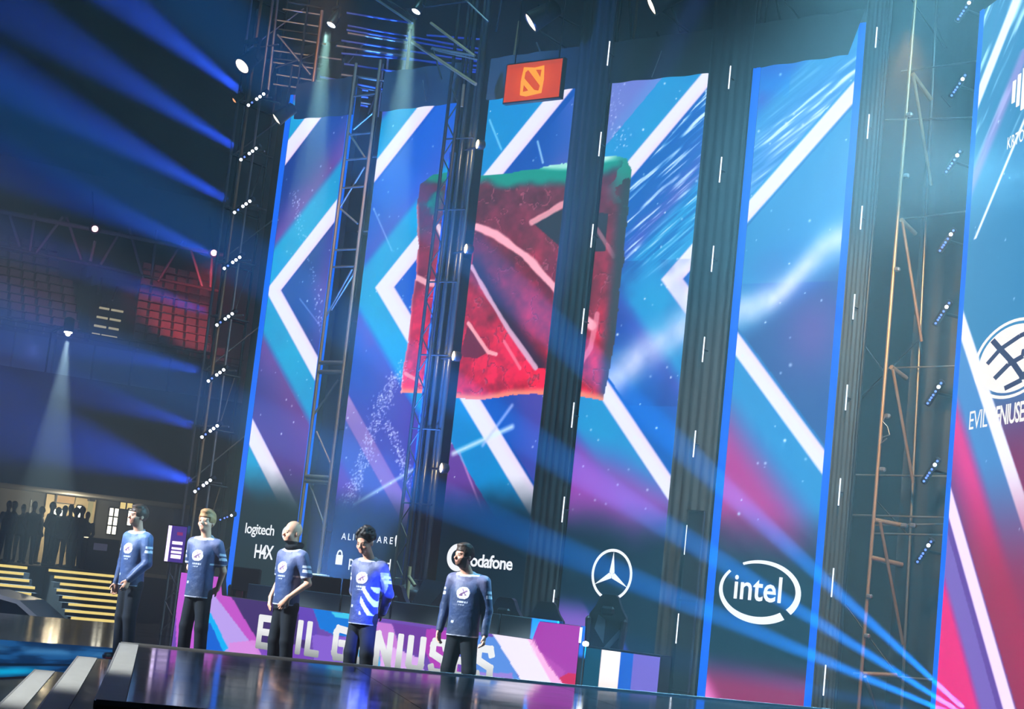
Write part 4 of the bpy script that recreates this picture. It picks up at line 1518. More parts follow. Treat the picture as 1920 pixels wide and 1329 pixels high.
def person(name, loc, rz, height, label, look, pose, h=.0085, group='players lined up on the stage', fine=True):
    """look: dict of colours and build; pose: arm joints (shoulder-relative) and head turn"""
    sc_ = height / 1.80
    fat = look.get('fat', 1.0)
    sh_x = .157 * look.get('sh', 1.0)
    F = Field((-.45, -.32, -.005), (.45, .36, 1.84), h)
    ho = pose.get('head', (0, 0))
    # legs and trunk
    st = pose.get('stance', .10)
    legs = {}
    for s in (-1, 1):
        hip, knee, ank = (s * .076, .0, .90), (s * (st + .0), -.015, .50), (s * (st + .012), .02, .085)
        legs[s] = (hip, knee, ank)
        F.limb(hip, knee, .058, .046, .02)
        F.limb(knee, ank, .050, .033, .02)
        F.limb((ank[0], .03, .05), (ank[0] + s * .02, -.13, .035), .034, .028, .02)
    F.stack([(.86, .115, .075, .0), (1.0, .112, .072, .0), (1.15, .115, .075, -.005), (1.30, .130, .085, -.005), (1.40, .13, .08, .0), (1.46, .10, .06, .01)], .03)
    F.limb((-.12, .01, 1.43), (.12, .01, 1.43), .055, .055, .04)
    F.limb((0, .02, 1.44), (ho[0], -.025 + ho[1], 1.60), .058 * fat ** .5, .054 * fat ** .5, .03)
    # head, turned on the neck
    H = rot3(pose.get('yaw', 0), pose.get('pitch', 0), pose.get('roll', 0))
    piv = np.array([ho[0], -.028 + ho[1], 1.572])
    hp = lambda x, y, z: piv + H @ np.array([x, y, z])
    F.ball(hp(0, .012, .125), (.077, .097, .098), .02, H)
    F.ball(hp(0, -.028, .055), (.060 * fat ** .4, .066, .075), .03, H)
    F.ball(hp(0, -.068, .010), (.026, .024, .020), .03, H)                 # chin
    F.limb(hp(0, -.088, .098), hp(0, -.112, .068), .009, .0145, .012)      # nose
    F.limb(hp(-.034, -.080, .113), hp(.034, -.080, .113), .011, .011, .018)    # brow
    for s in (-1, 1):
        F.ball(hp(s * .032, -.098, .096), (.017, .014, .012), .016, H, True)   # eye sockets
        F.ball(hp(s * .032, -.080, .095), (.0125, .0125, .0125), .004, H)
        F.ball(hp(s * .044, -.062, .062), (.022, .022, .020), .025, H)         # cheeks
        F.ball(hp(s * .077, .018, .082), (.010, .020, .031), .008, H)          # ears
    F.limb(hp(-.020, -.090, .040), hp(.020, -.090, .040), .008, .008, .010)    # lips
    # arms
    arms = {}
    for s, key in ((-1, 'right'), (1, 'left')):
        sh = np.array([s * sh_x, .012, 1.415])
        el = sh + np.array(pose[key][0]) * np.array([s, 1, 1])
        wr = el + np.array(pose[key][1]) * np.array([s, 1, 1])
        arms[s] = (sh, el, wr)
        F.limb(sh, el, .046 * fat ** .5, .037, .03)
        F.limb(el, wr, .037, .026, .015)
        fd = np.array(pose[key][2]) * np.array([s, 1, 1])
        pd = np.array(pose[key][3]) * np.array([s, 1, 1])
        hand(F, wr, fd, pd, .03, s * pose[key][4], pose[key][5])
    Hi = H.T
    skin = np.array(look['skin']) * np.array([1.12, 1.0, .88])
    hairc = np.array(look['hair'])
    beard = look.get('beard', 0)

    def paint(co):
        q = (co - piv) @ H                                        # into head space
        c = np.tile(skin, (len(co), 1))
        x, y, z = q[:, 0], q[:, 1], q[:, 2]
        headm = (z > -.03) & (np.abs(x) < .12)
        c[headm & (y < -.04) & (z < .08)] *= np.array([1.04, .96, .95])
        if beard:
            n = (np.abs(x) < .075) & (z < .052 + .35 * np.abs(x)) & (z > -.03) & (y < .0)
            n &= ~((np.abs(x) < .024) & (z > .028) & (z < .050) & (y < -.06))
            n2 = (np.abs(x) < .032) & (z > .046) & (z < .060) & (y < -.07)
            c[n | n2] = c[n | n2] * (1 - beard) + np.array(look.get('beardc', look['hair'])) * beard
        lips = (np.abs(x) < .025) & (np.abs(z - .040) < .008) & (y < -.075)
        c[lips] = c[lips] * .4 + np.array([.42, .14, .13]) * .6
        for s in (-1, 1):
            e = ((x - s * .032) / .0135) ** 2 + ((z - .095) / .0085) ** 2 < 1
            c[e & (y < -.06)] = (.04, .03, .03)
            b = (np.abs(x - s * .034) < .021) & (np.abs(z - (.117 - .15 * np.abs(np.abs(x) - .03))) < .0065) & (y < -.05)
            c[b] = c[b] * .25 + np.array(look.get('brow', look['hair'])) * .75
        if look.get('stubble'):
            m = (z > .085 + .25 * (-y)) & (z > .06) & (y > -.085 + (.17 - z) * .4)
            m |= (y > .03) & (z > .03)
            k = look['stubble']
            c[m & headm] = c[m & headm] * (1 - k) + hairc * k
        if look.get('scarf'):
            m = (co[:, 2] > 1.47) & (co[:, 2] < 1.575) & (np.abs(co[:, 0]) < .12) & (z < .01)
            c[m] = (.012, .014, .02)
        return c

    body = field_object(name, F, SKIN, paint)
    body.location = loc
    body.rotation_euler = (0, 0, rz)
    body.scale = (sc_, sc_, sc_)
    tag(body, label, 'person', group)
    # trousers
    T = Field((-.30, -.24, .03), (.30, .26, 1.02), h * 1.15)
    T.stack([(.84, .144 * fat, .110 * fat, .005), (.97, .138 * fat, .104 * fat, .0)], .02)
    for s in (-1, 1):
        hip, knee, ank = legs[s]
        T.limb((hip[0] * .85, .005, .88), knee, .092 * fat ** .7, .074, .03)
        T.limb(knee, (ank[0], .02, .10), .074, .066, .02)
    field_object('trousers', T, PANTS, None, body)
    # shoes
    for s in (-1, 1):
        a = legs[s][2]
        S = Field((a[0] - .09, -.26, -.005), (a[0] + .09, .14, .14), .009)
        S.limb((a[0], .06, .045), (a[0] + s * .02, -.14, .04), .045, .043, .02, ((1, 0, 0), 1.1))
        S.limb((a[0], .04, .05), (a[0], .03, .11), .046, .045, .02)
        S.cut((0, 0, 0.002), (0, 0, -1))
        sole = look.get('sole', (.5, .5, .5))
        up = look.get('shoe', (.015, .015, .02))
        field_object('shoe', S, SHOE, lambda co: np.where((co[:, 2] < .028)[:, None], np.array(sole), np.array(up)), body)
    # jersey with sleeves
    J = Field((-.46, -.34, .70), (.46, .38, 1.58), h)
    hem = look.get('hem', .84)
    J.stack([(hem - .05, .158 * fat, .124 * fat, .0), (1.0, .148 * fat, .116 * fat, -.008), (1.15, .150 * fat, .116 * fat, -.012), (1.30, .160, .118 * fat ** .5, -.010), (1.40, .158, .102, .005), (1.455, .11, .075, .010)], .02)
    J.limb((-.105, .012, 1.432), (.105, .012, 1.432), .066, .066, .04)
    J.limb((0, .010, 1.44), (ho[0] * .4, .004 + ho[1] * .4, 1.50), .090, .080, .03)
    long_ = look['sleeve'] == 'long'
    for s in (-1, 1):
        sh, el, wr = arms[s]
        J.limb(sh, el, .070 * fat ** .5, .058 if long_ else .064, .03)
        if long_:
            J.limb(el, wr, .058, .040, .02)
    nk = np.array([0, -.06, 1.478])
    J.cut(nk, (0, .35, .94) / np.linalg.norm((0, .35, .94)) * np.array([1, -1, 1]))
    J.cut((0, 0, hem), (0, 0, -1))
    if not long_:
        for s in (-1, 1):
            sh, el, wr = arms[s]
            ax = (el - sh) / np.linalg.norm(el - sh)
            p = sh + (el - sh) * .80
            sl, (x, y, z) = J.block((-.46, -.34, .70), (.46, .38, 1.58))
            d = (x - p[0]) * ax[0] + (y - p[1]) * ax[1] + (z - p[2]) * ax[2]
            near = (x * s > sh_x - .01 + .0 * z) & (np.sqrt((x - p[0]) ** 2 + (y - p[1]) ** 2 + (z - p[2]) ** 2) < .2)
            J.d[sl] = np.where(near & (d > 0), np.maximum(J.d[sl], d), J.d[sl])
    base = np.array(look.get('jersey', (.018, .055, .19)))
    pale = np.array(look.get('pale', (.16, .18, .34)))

    def jpaint(co):
        x, y, z = co[:, 0], co[:, 1], co[:, 2]
        nn = fbm(x + 5, z + y, 6.0, 501, 3)
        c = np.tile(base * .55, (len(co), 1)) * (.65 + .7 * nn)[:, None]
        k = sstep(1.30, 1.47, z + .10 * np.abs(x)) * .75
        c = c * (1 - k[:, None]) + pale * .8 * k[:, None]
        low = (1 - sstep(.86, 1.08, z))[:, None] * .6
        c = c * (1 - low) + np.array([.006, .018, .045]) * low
        hm = z < hem + .014
        c[hm] = (.42, .45, .55)
        front = y < -.02
        ex, ez = x - .0, z - 1.285
        rr = np.sqrt((ex / .072) ** 2 + (ez / .062) ** 2)
        disc = front & (rr < 1)
        c[disc] = (.78, .78, .82)
        g = front & (rr < .78)
        mark = g & ((np.abs(ex * .55 - ez * .85 - .0) < .010) | (np.abs(ex * .8 + ez * .5 - .012) < .008) & (ez > -.02) | (np.abs(ex + .012) < .012) & (np.abs(ez + .025) < .01))
        c[mark] = (.14, .06, .16)
        for zz, ww, hh in ((1.195, .055, .007), (1.165, .032, .006)):
            t = front & (np.abs(x) < ww) & (np.abs(z - zz) < hh) & (np.sin(x * 240 + zz * 90) > -.55)
            c[t] = (.45, .50, .62)
        t = front & (np.abs(x + .09) < .016) & (np.abs(z - .985) < .016)
        c[t] = (.35, .40, .52)
        nn_ = np.array([0, -.35, .94]) / np.linalg.norm((0, .35, .94))
        col_ = ((co - nk) @ nn_ > -.013) & (np.abs(x) < .13)
        c[col_] = (.46, .47, .55)
        for s in (-1, 1):
            a = arms[s][0] + (arms[s][1] - arms[s][0]) * .42
            t = (np.abs(z - a[2]) < .045) & (x * s > abs(a[0]) + .030) & (np.sin(z * 130) > -.2)
            c[t] = (.55, .58, .68)
            if not long_:
                b = arms[s][0] + (arms[s][1] - arms[s][0]) * .77
                t = (np.abs(z - b[2]) < .010) & (x * s > sh_x - .02)
                c[t] = (.40, .42, .50)
        if look.get('blue_lit'):  # blue beam light painted as pale stripes and a tinted sleeve
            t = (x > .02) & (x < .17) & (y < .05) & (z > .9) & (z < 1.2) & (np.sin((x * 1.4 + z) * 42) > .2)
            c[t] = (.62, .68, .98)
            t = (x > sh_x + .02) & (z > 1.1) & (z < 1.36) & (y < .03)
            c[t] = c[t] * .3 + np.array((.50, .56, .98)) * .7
        return c

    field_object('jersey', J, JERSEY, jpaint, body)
    # collar
    # hair
    style = look.get('style')
    if style:
        G = Field(hp(0, 0, .09) - .17, hp(0, 0, .09) + .19, .0075)
        if style == 'curly':
            r = np.random.RandomState(len(label))
            G.ball(hp(0, .024, .148), (.090, .102, .100), .01, H)
            for _ in range(90):
                u = r.normal(size=3)
                u /= np.linalg.norm(u)
                if u[2] < -.25 or (u[1] < -.45 and u[2] < .45):
                    continue
                G.ball(hp(u[0] * .090, .024 + u[1] * .100, .150 + u[2] * .104), (.026, .026, .026), .008)
            cut_z, cut_y = .138, -.060
        else:
            th = .010 if style == 'short' else .016
            G.ball(hp(0, .014, .129), (.077 + th, .097 + th, .098 + th), .01, H)
            if style == 'quiff':
                G.ball(hp(0, -.045, .205), (.062, .05, .028), .03, H)
                G.ball(hp(.015, -.065, .205), (.04, .03, .022), .02, H)
            else:
                G.ball(hp(0, -.03, .205), (.062, .06, .018), .03, H)
            cut_z, cut_y = .140, -.055
        sl, (x, y, z) = G.block(G.lo, G.lo + G.h * G.n)
        q = np.stack([x, y, z], -1)
        q = (q - piv) @ H
        face = np.minimum(-(q[..., 1] - (cut_y + .0)), cut_z + .10 * 0 - q[..., 2])      # in front of the hairline and below it
        face = np.minimum(face, 1)
        side_ = np.minimum(-(q[..., 1] - .012), .085 - q[..., 2] + .0)
        neck = .035 - q[..., 2]
        G.d[sl] = np.maximum.reduce([G.d[sl], face, side_, neck])
        hc = np.array(look['hair'])

        def hpaint(co):
            n = fbm(co[:, 0] * 3 + 9, co[:, 2] * 3 + co[:, 1], 14, 611, 3)
            return hc * (.55 + .9 * n)[:, None]
        field_object('hair', G, HAIRM, hpaint, body)
    if look.get('scarf'):
        K = Field((-.15, -.16, 1.42), (.15, .16, 1.62), .009)
        for i in range(14):
            a, b = 2 * math.pi * i / 14, 2 * math.pi * (i + 1) / 14
            K.limb((.072 * math.cos(a), .015 + .075 * math.sin(a), 1.525 + .018 * math.sin(a)), (.072 * math.cos(b), .015 + .075 * math.sin(b), 1.525 + .018 * math.sin(b)), .030, .030, .01)
        field_object('neck_warmer', K, PANTS, None, body)
    return body


HANG = ((.055, .02, -.285), (.015, -.05, -.25), (0, -.12, -1), (-1, -.2, 0), -1, .55)
HANG_OUT = ((.060, .02, -.285), (.018, -.06, -.245), (0, -.15, -1), (-1, -.3, 0), -1, .6)
BACK = ((.060, .085, -.275), (-.105, .095, -.20), (-.9, .25, -.45), (0, 1, -.2), 1, .5)
POCKET = ((.075, .055, -.275), (-.04, -.13, -.19), (-.35, -.35, -.85), (-.6, .7, -.2), 1, .35)
FRONT = ((.06, .0, -.28), (-.06, -.13, -.22), (-.1, -.3, -1), (-.6, .6, 0), -1, .5)
YP = 13.6
PL = ((250, 945), (384, 955), (541, 975), (683, 992), (866, 1018))
SHIFT = (16, 9, 15, 18, 20)
looks = (
    dict(skin=(.50, .29, .22), hair=(.045, .026, .016), style='short', beard=.55, sleeve='long', hem=.86, jersey=(.012, .062, .22), pale=(.10, .19, .42), sole=(.55, .03, .04), sh=1.0),
    dict(skin=(.62, .37, .28), hair=(.36, .19, .08), brow=(.30, .17, .08), style='quiff', sleeve='short', hem=.82, jersey=(.014, .058, .20), sh=1.02),
    dict(skin=(.60, .35, .26), hair=(.20, .12, .08), brow=(.25, .15, .1), style=None, stubble=.22, sleeve='short', hem=.88, scarf=True, jersey=(.016, .064, .23), sh=1.0),
    dict(skin=(.52, .30, .23), hair=(.012, .010, .010), style='curly', sleeve='long', hem=.80, jersey=(.015, .050, .21), blue_lit=True, sh=.98),
    dict(skin=(.56, .32, .25), hair=(.035, .022, .016), style='short', beard=.8, sleeve='long', hem=.84, fat=1.10, jersey=(.016, .052, .17), pale=(.17, .17, .30), sh=1.08))
poses = (
    dict(right=((.05, .01, -.285), (.01, -.05, -.25), (0, -.15, -1), (-.7, -.5, 0), -1, .6), left=((.06, -.01, -.28), (-.12, -.13, -.20), (-.25, -.25, -.9), (-.5, .3, 0), -1, .5), yaw=-22, pitch=0, stance=.07),
    dict(right=BACK, left=BACK, yaw=4, pitch=-2, stance=.10),
    dict(right=POCKET, left=((.085, .05, -.275), (-.10, -.17, -.17), (-.45, -.35, -.75), (-.6, .7, 0), 1, .4), yaw=-14, pitch=2, stance=.095),
    dict(right=BACK, left=BACK, yaw=2, pitch=20, head=(-.035, -.03), stance=.10),
    dict(right=HANG_OUT, left=HANG_OUT, yaw=-34, pitch=0, head=(-.06, -.03), stance=.115))
turn = (2, 14, -4, 8, 20)
names = ('player in a long-sleeved navy jersey standing farthest left, dark hair and short beard',
         'blond player in a short-sleeved navy jersey with hands behind the back',
         'shaven-headed player in a short-sleeved navy jersey with a black neck warmer',
         'curly-haired player looking down, hands behind the back, bright blue sleeve',
         'broad bearded player in a long-sleeved navy jersey standing farthest right')
for i in range(5):
    p = at(PL[i][0], PL[i][1], YP)
    q = at(PL[i][0] + SHIFT[i], PL[i][1], YP)
    person('person', (q.x, YP, 0), math.radians(turn[i]), p.z / 1.0, names[i], looks[i], poses[i])
# ------------------------------------------------------------------ players' desk with the lit front
YD = 15.1
desk = empty('players_desk', (-12.5, YD, 0), 0, 'long players desk with a lit purple and blue front behind the lineup', 'desk')
top_px = ((340, 1073), (414, 1082), (416, 1116), (434, 1119), (998, 1199), (1011, 1165), (1089, 1174))
top_pt = [(at(x, y, YD).x, at(x, y, YD).z) for x, y in top_px]
x0, x1 = top_pt[0][0], top_pt[-1][0]
ztop = lambda u: np.interp(u, [p[0] for p in top_pt], [p[1] for p in top_pt])


def dl(*pts):
    return [(at(x, y, YD).x, at(x, y, YD).z) for x, y in pts]


def desk_art(X, Z):
    n = fbm(X, Z, 2.0, 701)
    c = np.zeros(X.shape + (3,)) + np.array((96, 66, 160)) / 255.
    c = mix(c, n * .5, (130, 80, 190))
    for poly, col, k in (
            (dl((330, 1060), (450, 1060), (520, 1320), (330, 1320)), (186, 84, 204), 1),
            (dl((396, 1060), (404, 1130), (445, 1210), (500, 1212), (455, 1120), (440, 1060)), (182, 78, 190), 1),
            (dl((380, 1090), (398, 1110), (470, 1205), (510, 1232), (425, 1228), (380, 1160)), (176, 150, 226), 1),
            (dl((380, 1135), (396, 1150), (428, 1215), (412, 1228), (380, 1180)), (0, 166, 232), 1),
            (dl((370, 1150), (396, 1170), (420, 1225), (410, 1300), (360, 1300)), (8, 92, 200), 1),
            (dl((434, 1119), (560, 1134), (575, 1215), (492, 1212), (470, 1180)), (60, 40, 104), 1),
            (dl((478, 1205), (560, 1208), (640, 1300), (500, 1300)), (112, 62, 176), .9),
            (dl((430, 1205), (478, 1200), (520, 1300), (420, 1300)), (206, 130, 214), .9),
            (dl((560, 1130), (590, 1138), (596, 1200), (560, 1200)), (92, 62, 172), 1),
            (dl((585, 1136), (690, 1148), (700, 1195), (630, 1192), (600, 1178)), (0, 112, 206), 1),
            (dl((620, 1146), (655, 1150), (662, 1162), (630, 1158)), (60, 190, 226), 1),
            (dl((585, 1190), (660, 1195), (690, 1260), (590, 1260)), (128, 92, 202), .9),
            (dl((655, 1190), (715, 1190), (720, 1270), (668, 1262)), (64, 176, 222), .9),
            (dl((705, 1165), (735, 1170), (755, 1230), (715, 1260)), (196, 120, 206), .9),
            (dl((715, 1205), (790, 1235), (800, 1280), (712, 1270)), (216, 170, 232), .9),
            (dl((735, 1168), (830, 1180), (850, 1225), (790, 1232), (755, 1215)), (104, 52, 150), .9),
            (dl((800, 1178), (850, 1184), (860, 1260), (810, 1250), (795, 1215)), (166, 56, 172), 1),
            (dl((850, 1184), (930, 1194), (985, 1290), (880, 1290)), (84, 134, 214), 1),
            (dl((890, 1260), (960, 1262), (970, 1300), (880, 1300)), (150, 120, 206), .9),
            (dl((919, 1180), (998, 1196), (1062, 1292), (985, 1288)), (230, 222, 244), 1),
            (dl((985, 1190), (1000, 1196), (1064, 1294), (1040, 1292)), (244, 170, 222), .9),
            (dl((998, 1199), (1012, 1160), (1092, 1170), (1086, 1300), (1064, 1292)), (158, 50, 164), 1),
            (dl((1002, 1205), (1014, 1222), (1060, 1258), (1050, 1275), (1030, 1250)), (176, 74, 176), .8),
            (dl((1048, 1270), (1066, 1262), (1086, 1262), (1084, 1300), (1060, 1292)), (196, 22, 84), 1)):
        m = inside(X, Z, poly).astype(float)
        c = mix(c, m * k, col)
    return c


us = np.linspace(x0, x1, 420)
vs_ = np.linspace(0, 1, 60)
Ug, Vg = np.meshgrid(us, vs_, indexing='ij')
Zg = 0.02 + Vg * (ztop(Ug) - 0.02)
world_parent(picture_mesh('lit_front', us, vs_, lambda u, v: np.stack([u, np.full_like(u, YD), 0.02 + v * (ztop(u) - 0.02)], -1), desk_art(Ug, Zg), SCREEN), desk)
MB().prism([(x0, 0.0)] + [(x1, 0.0)] + [(p[0], p[1] + .004) for p in top_pt[::-1]], (0, YD + .01, 0), EX, EZ, (0, .08, 0)).wbuild('front_housing', BLACK, desk)
DGREY = mat('grey_desk_panel', (0.10, 0.135, 0.15, 1), .5, noise=.2, nscale=2)
xa, xb = top_pt[2][0] + .02, top_pt[5][0] - .02
MB().box(((xa + xb) / 2, YD + .52, .70), (xb - xa, .84, .045), bev=.01).wbuild('table_top', DGREY, desk)
for k in range(6):
    a = xa + (xb - xa) * k / 6
    b = xa + (xb - xa) * (k + 1) / 6
    MB().box(((a + b) / 2, YD + .42, .87), (b - a - .02, .03, .36), bev=.008).wbuild('back_panel', DGREY, desk)
    MB().box((b - .005, YD + .46, .86), (.05, .05, .38)).wbuild('panel_post', DARK, desk)
for k in range(5):
    a = xa + .2 + (xb - xa - .4) * k / 4
    for yy in (YD + .2, YD + .85):
        bar('leg', (a, yy, 0), (a, yy, .69), .03, DARK, desk)
bar('edge_light', at(1090, 1176, YD - .02), at(1087, 1205, YD - .02), .014, WHITE_TUBE, desk)

# squared capital letters on the front
GLYPH = {'E': (.58, [((0, 0), (0, 1)), ((0, 1), (1, 1)), ((0, .5), (.9, .5)), ((0, 0), (1, 0))]),
         'V': (.66, [((0, 1), (.5, 0)), ((1, 1), (.5, 0))]), 'I': (.0, [((0, 0), (0, 1))]), 'L': (.52, [((0, 0), (0, 1)), ((0, 0), (1, 0))]),
         'G': (.62, [((1, .95), (.15, 1)), ((.15, 1), (0, .85)), ((0, .85), (0, .15)), ((0, .15), (.15, 0)), ((.15, 0), (1, 0)), ((1, 0), (1, .5)), ((1, .5), (.5, .5))]),
         'N': (.64, [((0, 0), (0, 1)), ((0, 1), (1, 0)), ((1, 0), (1, 1))]),
         'U': (.62, [((0, 1), (0, .15)), ((0, .15), (.15, 0)), ((.15, 0), (.85, 0)), ((.85, 0), (1, .15)), ((1, .15), (1, 1))]),
         'S': (.60, [((1, .85), (.9, 1)), ((.9, 1), (.1, 1)), ((.1, 1), (0, .88)), ((0, .88), (0, .6)), ((0, .6), (1, .4)), ((1, .4), (1, .12)), ((1, .12), (.9, 0)), ((.9, 0), (.1, 0)), ((.1, 0), (0, .14))])}
LM = glow('desk_lettering', (.9, .92, .95, 1), 1.0, 'NONE')
nt = LM.node_tree
tcn, sxn, rmp = nt.nodes.new('ShaderNodeTexCoord'), nt.nodes.new('ShaderNodeSeparateXYZ'), nt.nodes.new('ShaderNodeValToRGB')
nt.links.new(tcn.outputs['Generated'], sxn.inputs[0])
nt.links.new(sxn.outputs['Z'], rmp.inputs[0])
rmp.color_ramp.elements[0].color = srgb(150, 158, 158)
rmp.color_ramp.elements[1].color = srgb(250, 252, 255)
rmp.color_ramp.elements[1].position = .55
nt.links.new(rmp.outputs[0], nt.nodes['Emission'].inputs[0])
lx0, lx1 = at(486, 1175, YD).x, at(928, 1234, YD).x
cap, sw = .335, .085
tot = 0
for ch in 'EVIL GENIUSES':
    tot += .45 if ch == ' ' else GLYPH[ch][0] + .52
kx = (lx1 - lx0) / (tot - .52 + .26)
x = lx0 + .13 * kx
zb = .49 - cap / 2
for ch in 'EVIL GENIUSES':
    if ch == ' ':
        x += .45 * kx
        continue
    wd, segs = GLYPH[ch]
    mb = MB()
    for (ax_, ay), (bx_, by) in segs:
        a = Vector((x + ax_ * wd * kx, YD - .02, zb + ay * cap))
        b = Vector((x + bx_ * wd * kx, YD - .02, zb + by * cap))
        d = (b - a)
        L = d.length
        d.normalize()
        nrm_ = Vector((0, 1, 0)).cross(d)
        mb.box((a + b) / 2, (L + sw * .95, .03, sw), (d, Vector((0, 1, 0)), nrm_), .012)
    mb.wbuild('letter', LM, desk)
    x += (wd + .52) * kx

# monitors standing on the desk, seen from the back
for i, (px, lab) in enumerate(((462, 'black monitor seen from behind at the left end of the desk'), (612, 'black monitor on the desk between the shaven-headed and curly-haired players'),
                               (672, 'black monitor on the desk just behind the curly-haired player'))):
    p = at(px, 1085, YD + .62)
    mo = empty('monitor', (p.x, YD + .62, .72), 0, lab, 'monitor', 'monitors on the desk')
    MB().box((p.x, YD + .62, 1.09), (.5, .04, .31), bev=.012).wbuild('monitor_case', BLACK, mo)
    MB().box((p.x, YD + .643, 1.09), (.48, .006, .28)).wbuild('monitor_screen', DARK, mo)
    bar('stand', (p.x, YD + .63, .74), (p.x, YD + .63, 1.0), .022, DARK, mo)
    MB().box((p.x, YD + .63, .735), (.24, .18, .02), bev=.006).wbuild('stand_foot', DARK, mo)

# gaming chairs behind the desk
def chair(px, py, Y, rz, label, accent, tall=.86):
    p = at(px, py, Y)
    ch = empty('gaming_chair', (p.x, Y, 0), rz, label, 'chair', 'gaming chairs behind the desk')
    ch.scale = (.9, .9, tall)
    LEA = mat('black_leather', (.014, .016, .02, 1), .4, noise=.2, nscale=12, bump=.15)
    ACC = mat('chair_red', (.35, .02, .05, 1), .45, noise=.2) if accent else mat('chair_grey', (.20, .22, .26, 1), .5, noise=.15)
    n = 14
    prof = [(.17, .48), (.235, .60), (.25, .80), (.285, 1.0), (.27, 1.16), (.19, 1.27), (.13, 1.40), (.09, 1.43)]
    pts = [(w_, z) for w_, z in prof] + [(-w_, z) for w_, z in prof[::-1]]
    MB().prism([(x, z) for x, z in pts], (0, .05, 0), EX, EZ, (0, .10, 0)).build('backrest', LEA, ch)
    for s in (-1, 1):
        MB().box((s * .25, .02, .86), (.07, .12, .55), (Vector((1, 0, s * -.08)).normalized(), Vector((0, 1, 0)), Vector((s * .08, 0, 1)).normalized()), .03).build('side_wing', LEA, ch)
    for q in ([(-.17, .98), (-.02, .80), (-.02, 1.10), (-.13, 1.16)], [(.20, 1.00), (.22, .92), (-.02, .62), (-.12, .62)]):
        q = q if q[0][0] < q[1][0] or True else q
        MB().prism(q, (0, .035, 0), EX, EZ, (0, .02, 0)).build('patch', ACC, ch)
    MB().box((0, .03, 1.22), (.20, .07, .12), bev=.03).build('head_cushion', LEA, ch)
    MB().box((0, -.22, .47), (.50, .52, .11), bev=.04).build('seat', LEA, ch)
    for s in (-1, 1):
        MB().box((s * .31, -.16, .68), (.09, .28, .035), bev=.012).build('arm_pad', DARK, ch)
        MB().tube((s * .31, -.12, .45), (s * .31, -.12, .67), .02).build('arm_post', DARK, ch)
    MB().tube((0, -.2, .1), (0, -.2, .42), .03).build('gas_lift', DARK, ch)
    for k in range(5):
        a = 2 * math.pi * k / 5
        e = Vector((.30 * math.cos(a), -.2 + .30 * math.sin(a), .07))
        MB().tube((0, -.2, .10), e, .026, .018).build('foot_spoke', DARK, ch)
        MB().tube(e + Vector((-.02, 0, -.035)), e + Vector((.02, 0, -.035)), .035, n=10).build('caster', BLACK, ch)
    return ch


chair(1136, 1165, 17.95, math.radians(16), 'black gaming chair with grey patches in front of the star screen', False, .98)
chair(944, 1130, 16.75, math.radians(10), 'black gaming chair with grey patches beside the bearded player', False)
chair(1028, 1150, 17.6, math.radians(-160), 'gaming chair with red patches near the right end of the desk', True)
chair(735, 1100, 16.75, math.radians(4), 'gaming chair with red patches behind the curly-haired player', True)
chair(597, 1090, 16.75, math.radians(0), 'gaming chair with red patches behind the shaven-headed player', True)
chair(458, 1070, 16.75, math.radians(0), 'gaming chair with red patches at the left end of the desk', True)

# flared grey ramp case at the mast's foot, with a warm post
rc = empty('ramp_case', (at(800, 1115, 17.8).x, 17.8, 0), 0, 'slanted grey case standing at the foot of the lattice mast', 'case')
a, b, c_, d_ = (at(x, y, 17.8) for x, y in ((795, 1085), (842, 1092), (800, 1142), (770, 1135)))
MB().add([a, b, c_, d_] + [p + Vector((.1, .5, -.1)) for p in (a, b, c_, d_)], [(0, 3, 2, 1), (4, 5, 6, 7), (0, 1, 5, 4), (1, 2, 6, 5), (2, 3, 7, 6), (3, 0, 4, 7)]).wbuild('sloping_lid', mat('slate_case', (.16, .20, .24, 1), .5, noise=.2), rc)
MB().box((a.x, 18.1, .45), (.6, .5, .9), bev=.02).wbuild('case_body', BLACK, rc)
ws = empty('clamp_post', at(765, 1130, 17.0), 0, 'short warm-lit post with a slanted clamp beside the lattice mast', 'post')
WOOD = mat('pale_wood_post', (.55, .36, .16, 1), .5, noise=.2)
pbar('post', (762, 1135), (768, 1062), .03, WOOD, ws, 17.0)
pbar('clamp_arm', (766, 1080), (778, 1098), .026, WOOD, ws, 16.95)
pf_ = at(762, 1133, 17.0)
bar('post_foot', pf_, (pf_.x, 17.0, 0), .024, DARK, ws)

# low lit riser right of the desk
YL = 17.2
lr = empty('lit_riser', (at(1160, 1260, YL).x, YL, 0), 0, 'low stage riser with glowing white, blue and purple stripes right of the desk', 'riser')
ra, rb = at(1086, 1212, YL), at(1238, 1232, YL)
us, vs_ = np.linspace(ra.x, rb.x, 90), np.linspace(0.0, (ra.z + rb.z) / 2, 30)
Ug, Zg = np.meshgrid(us, vs_, indexing='ij')
cc = np.zeros(Ug.shape + (3,)) + np.array((0, 66, 92)) / 255.
xx = [at(v, 1250, YL).x for v in (1126, 1162, 1186, 1236)]
cc = mix(cc, ((Ug > xx[0]) & (Ug < xx[1])).astype(float), (244, 236, 236))
cc = mix(cc, ((Ug > xx[0]) & (Ug < xx[1])) * (1 - sstep(.1, .45, Zg)) * .6, (240, 180, 160))
cc = mix(cc, ((Ug > xx[1])).astype(float), (20, 90, 196))
cc = mix(cc, (Ug > xx[2]) * (Ug + .5 * Zg > xx[2]).astype(float), (110, 96, 196))
world_parent(picture_mesh('lit_face', us, vs_, lambda u, z: np.stack([u, np.full_like(u, YL), z], -1), cc, SCREEN), lr)
MB().box(((ra.x + rb.x) / 2, YL + .13, (ra.z + rb.z) / 4), (rb.x - ra.x, .24, (ra.z + rb.z) / 2 - .002)).wbuild('riser_body', BLACK, lr)
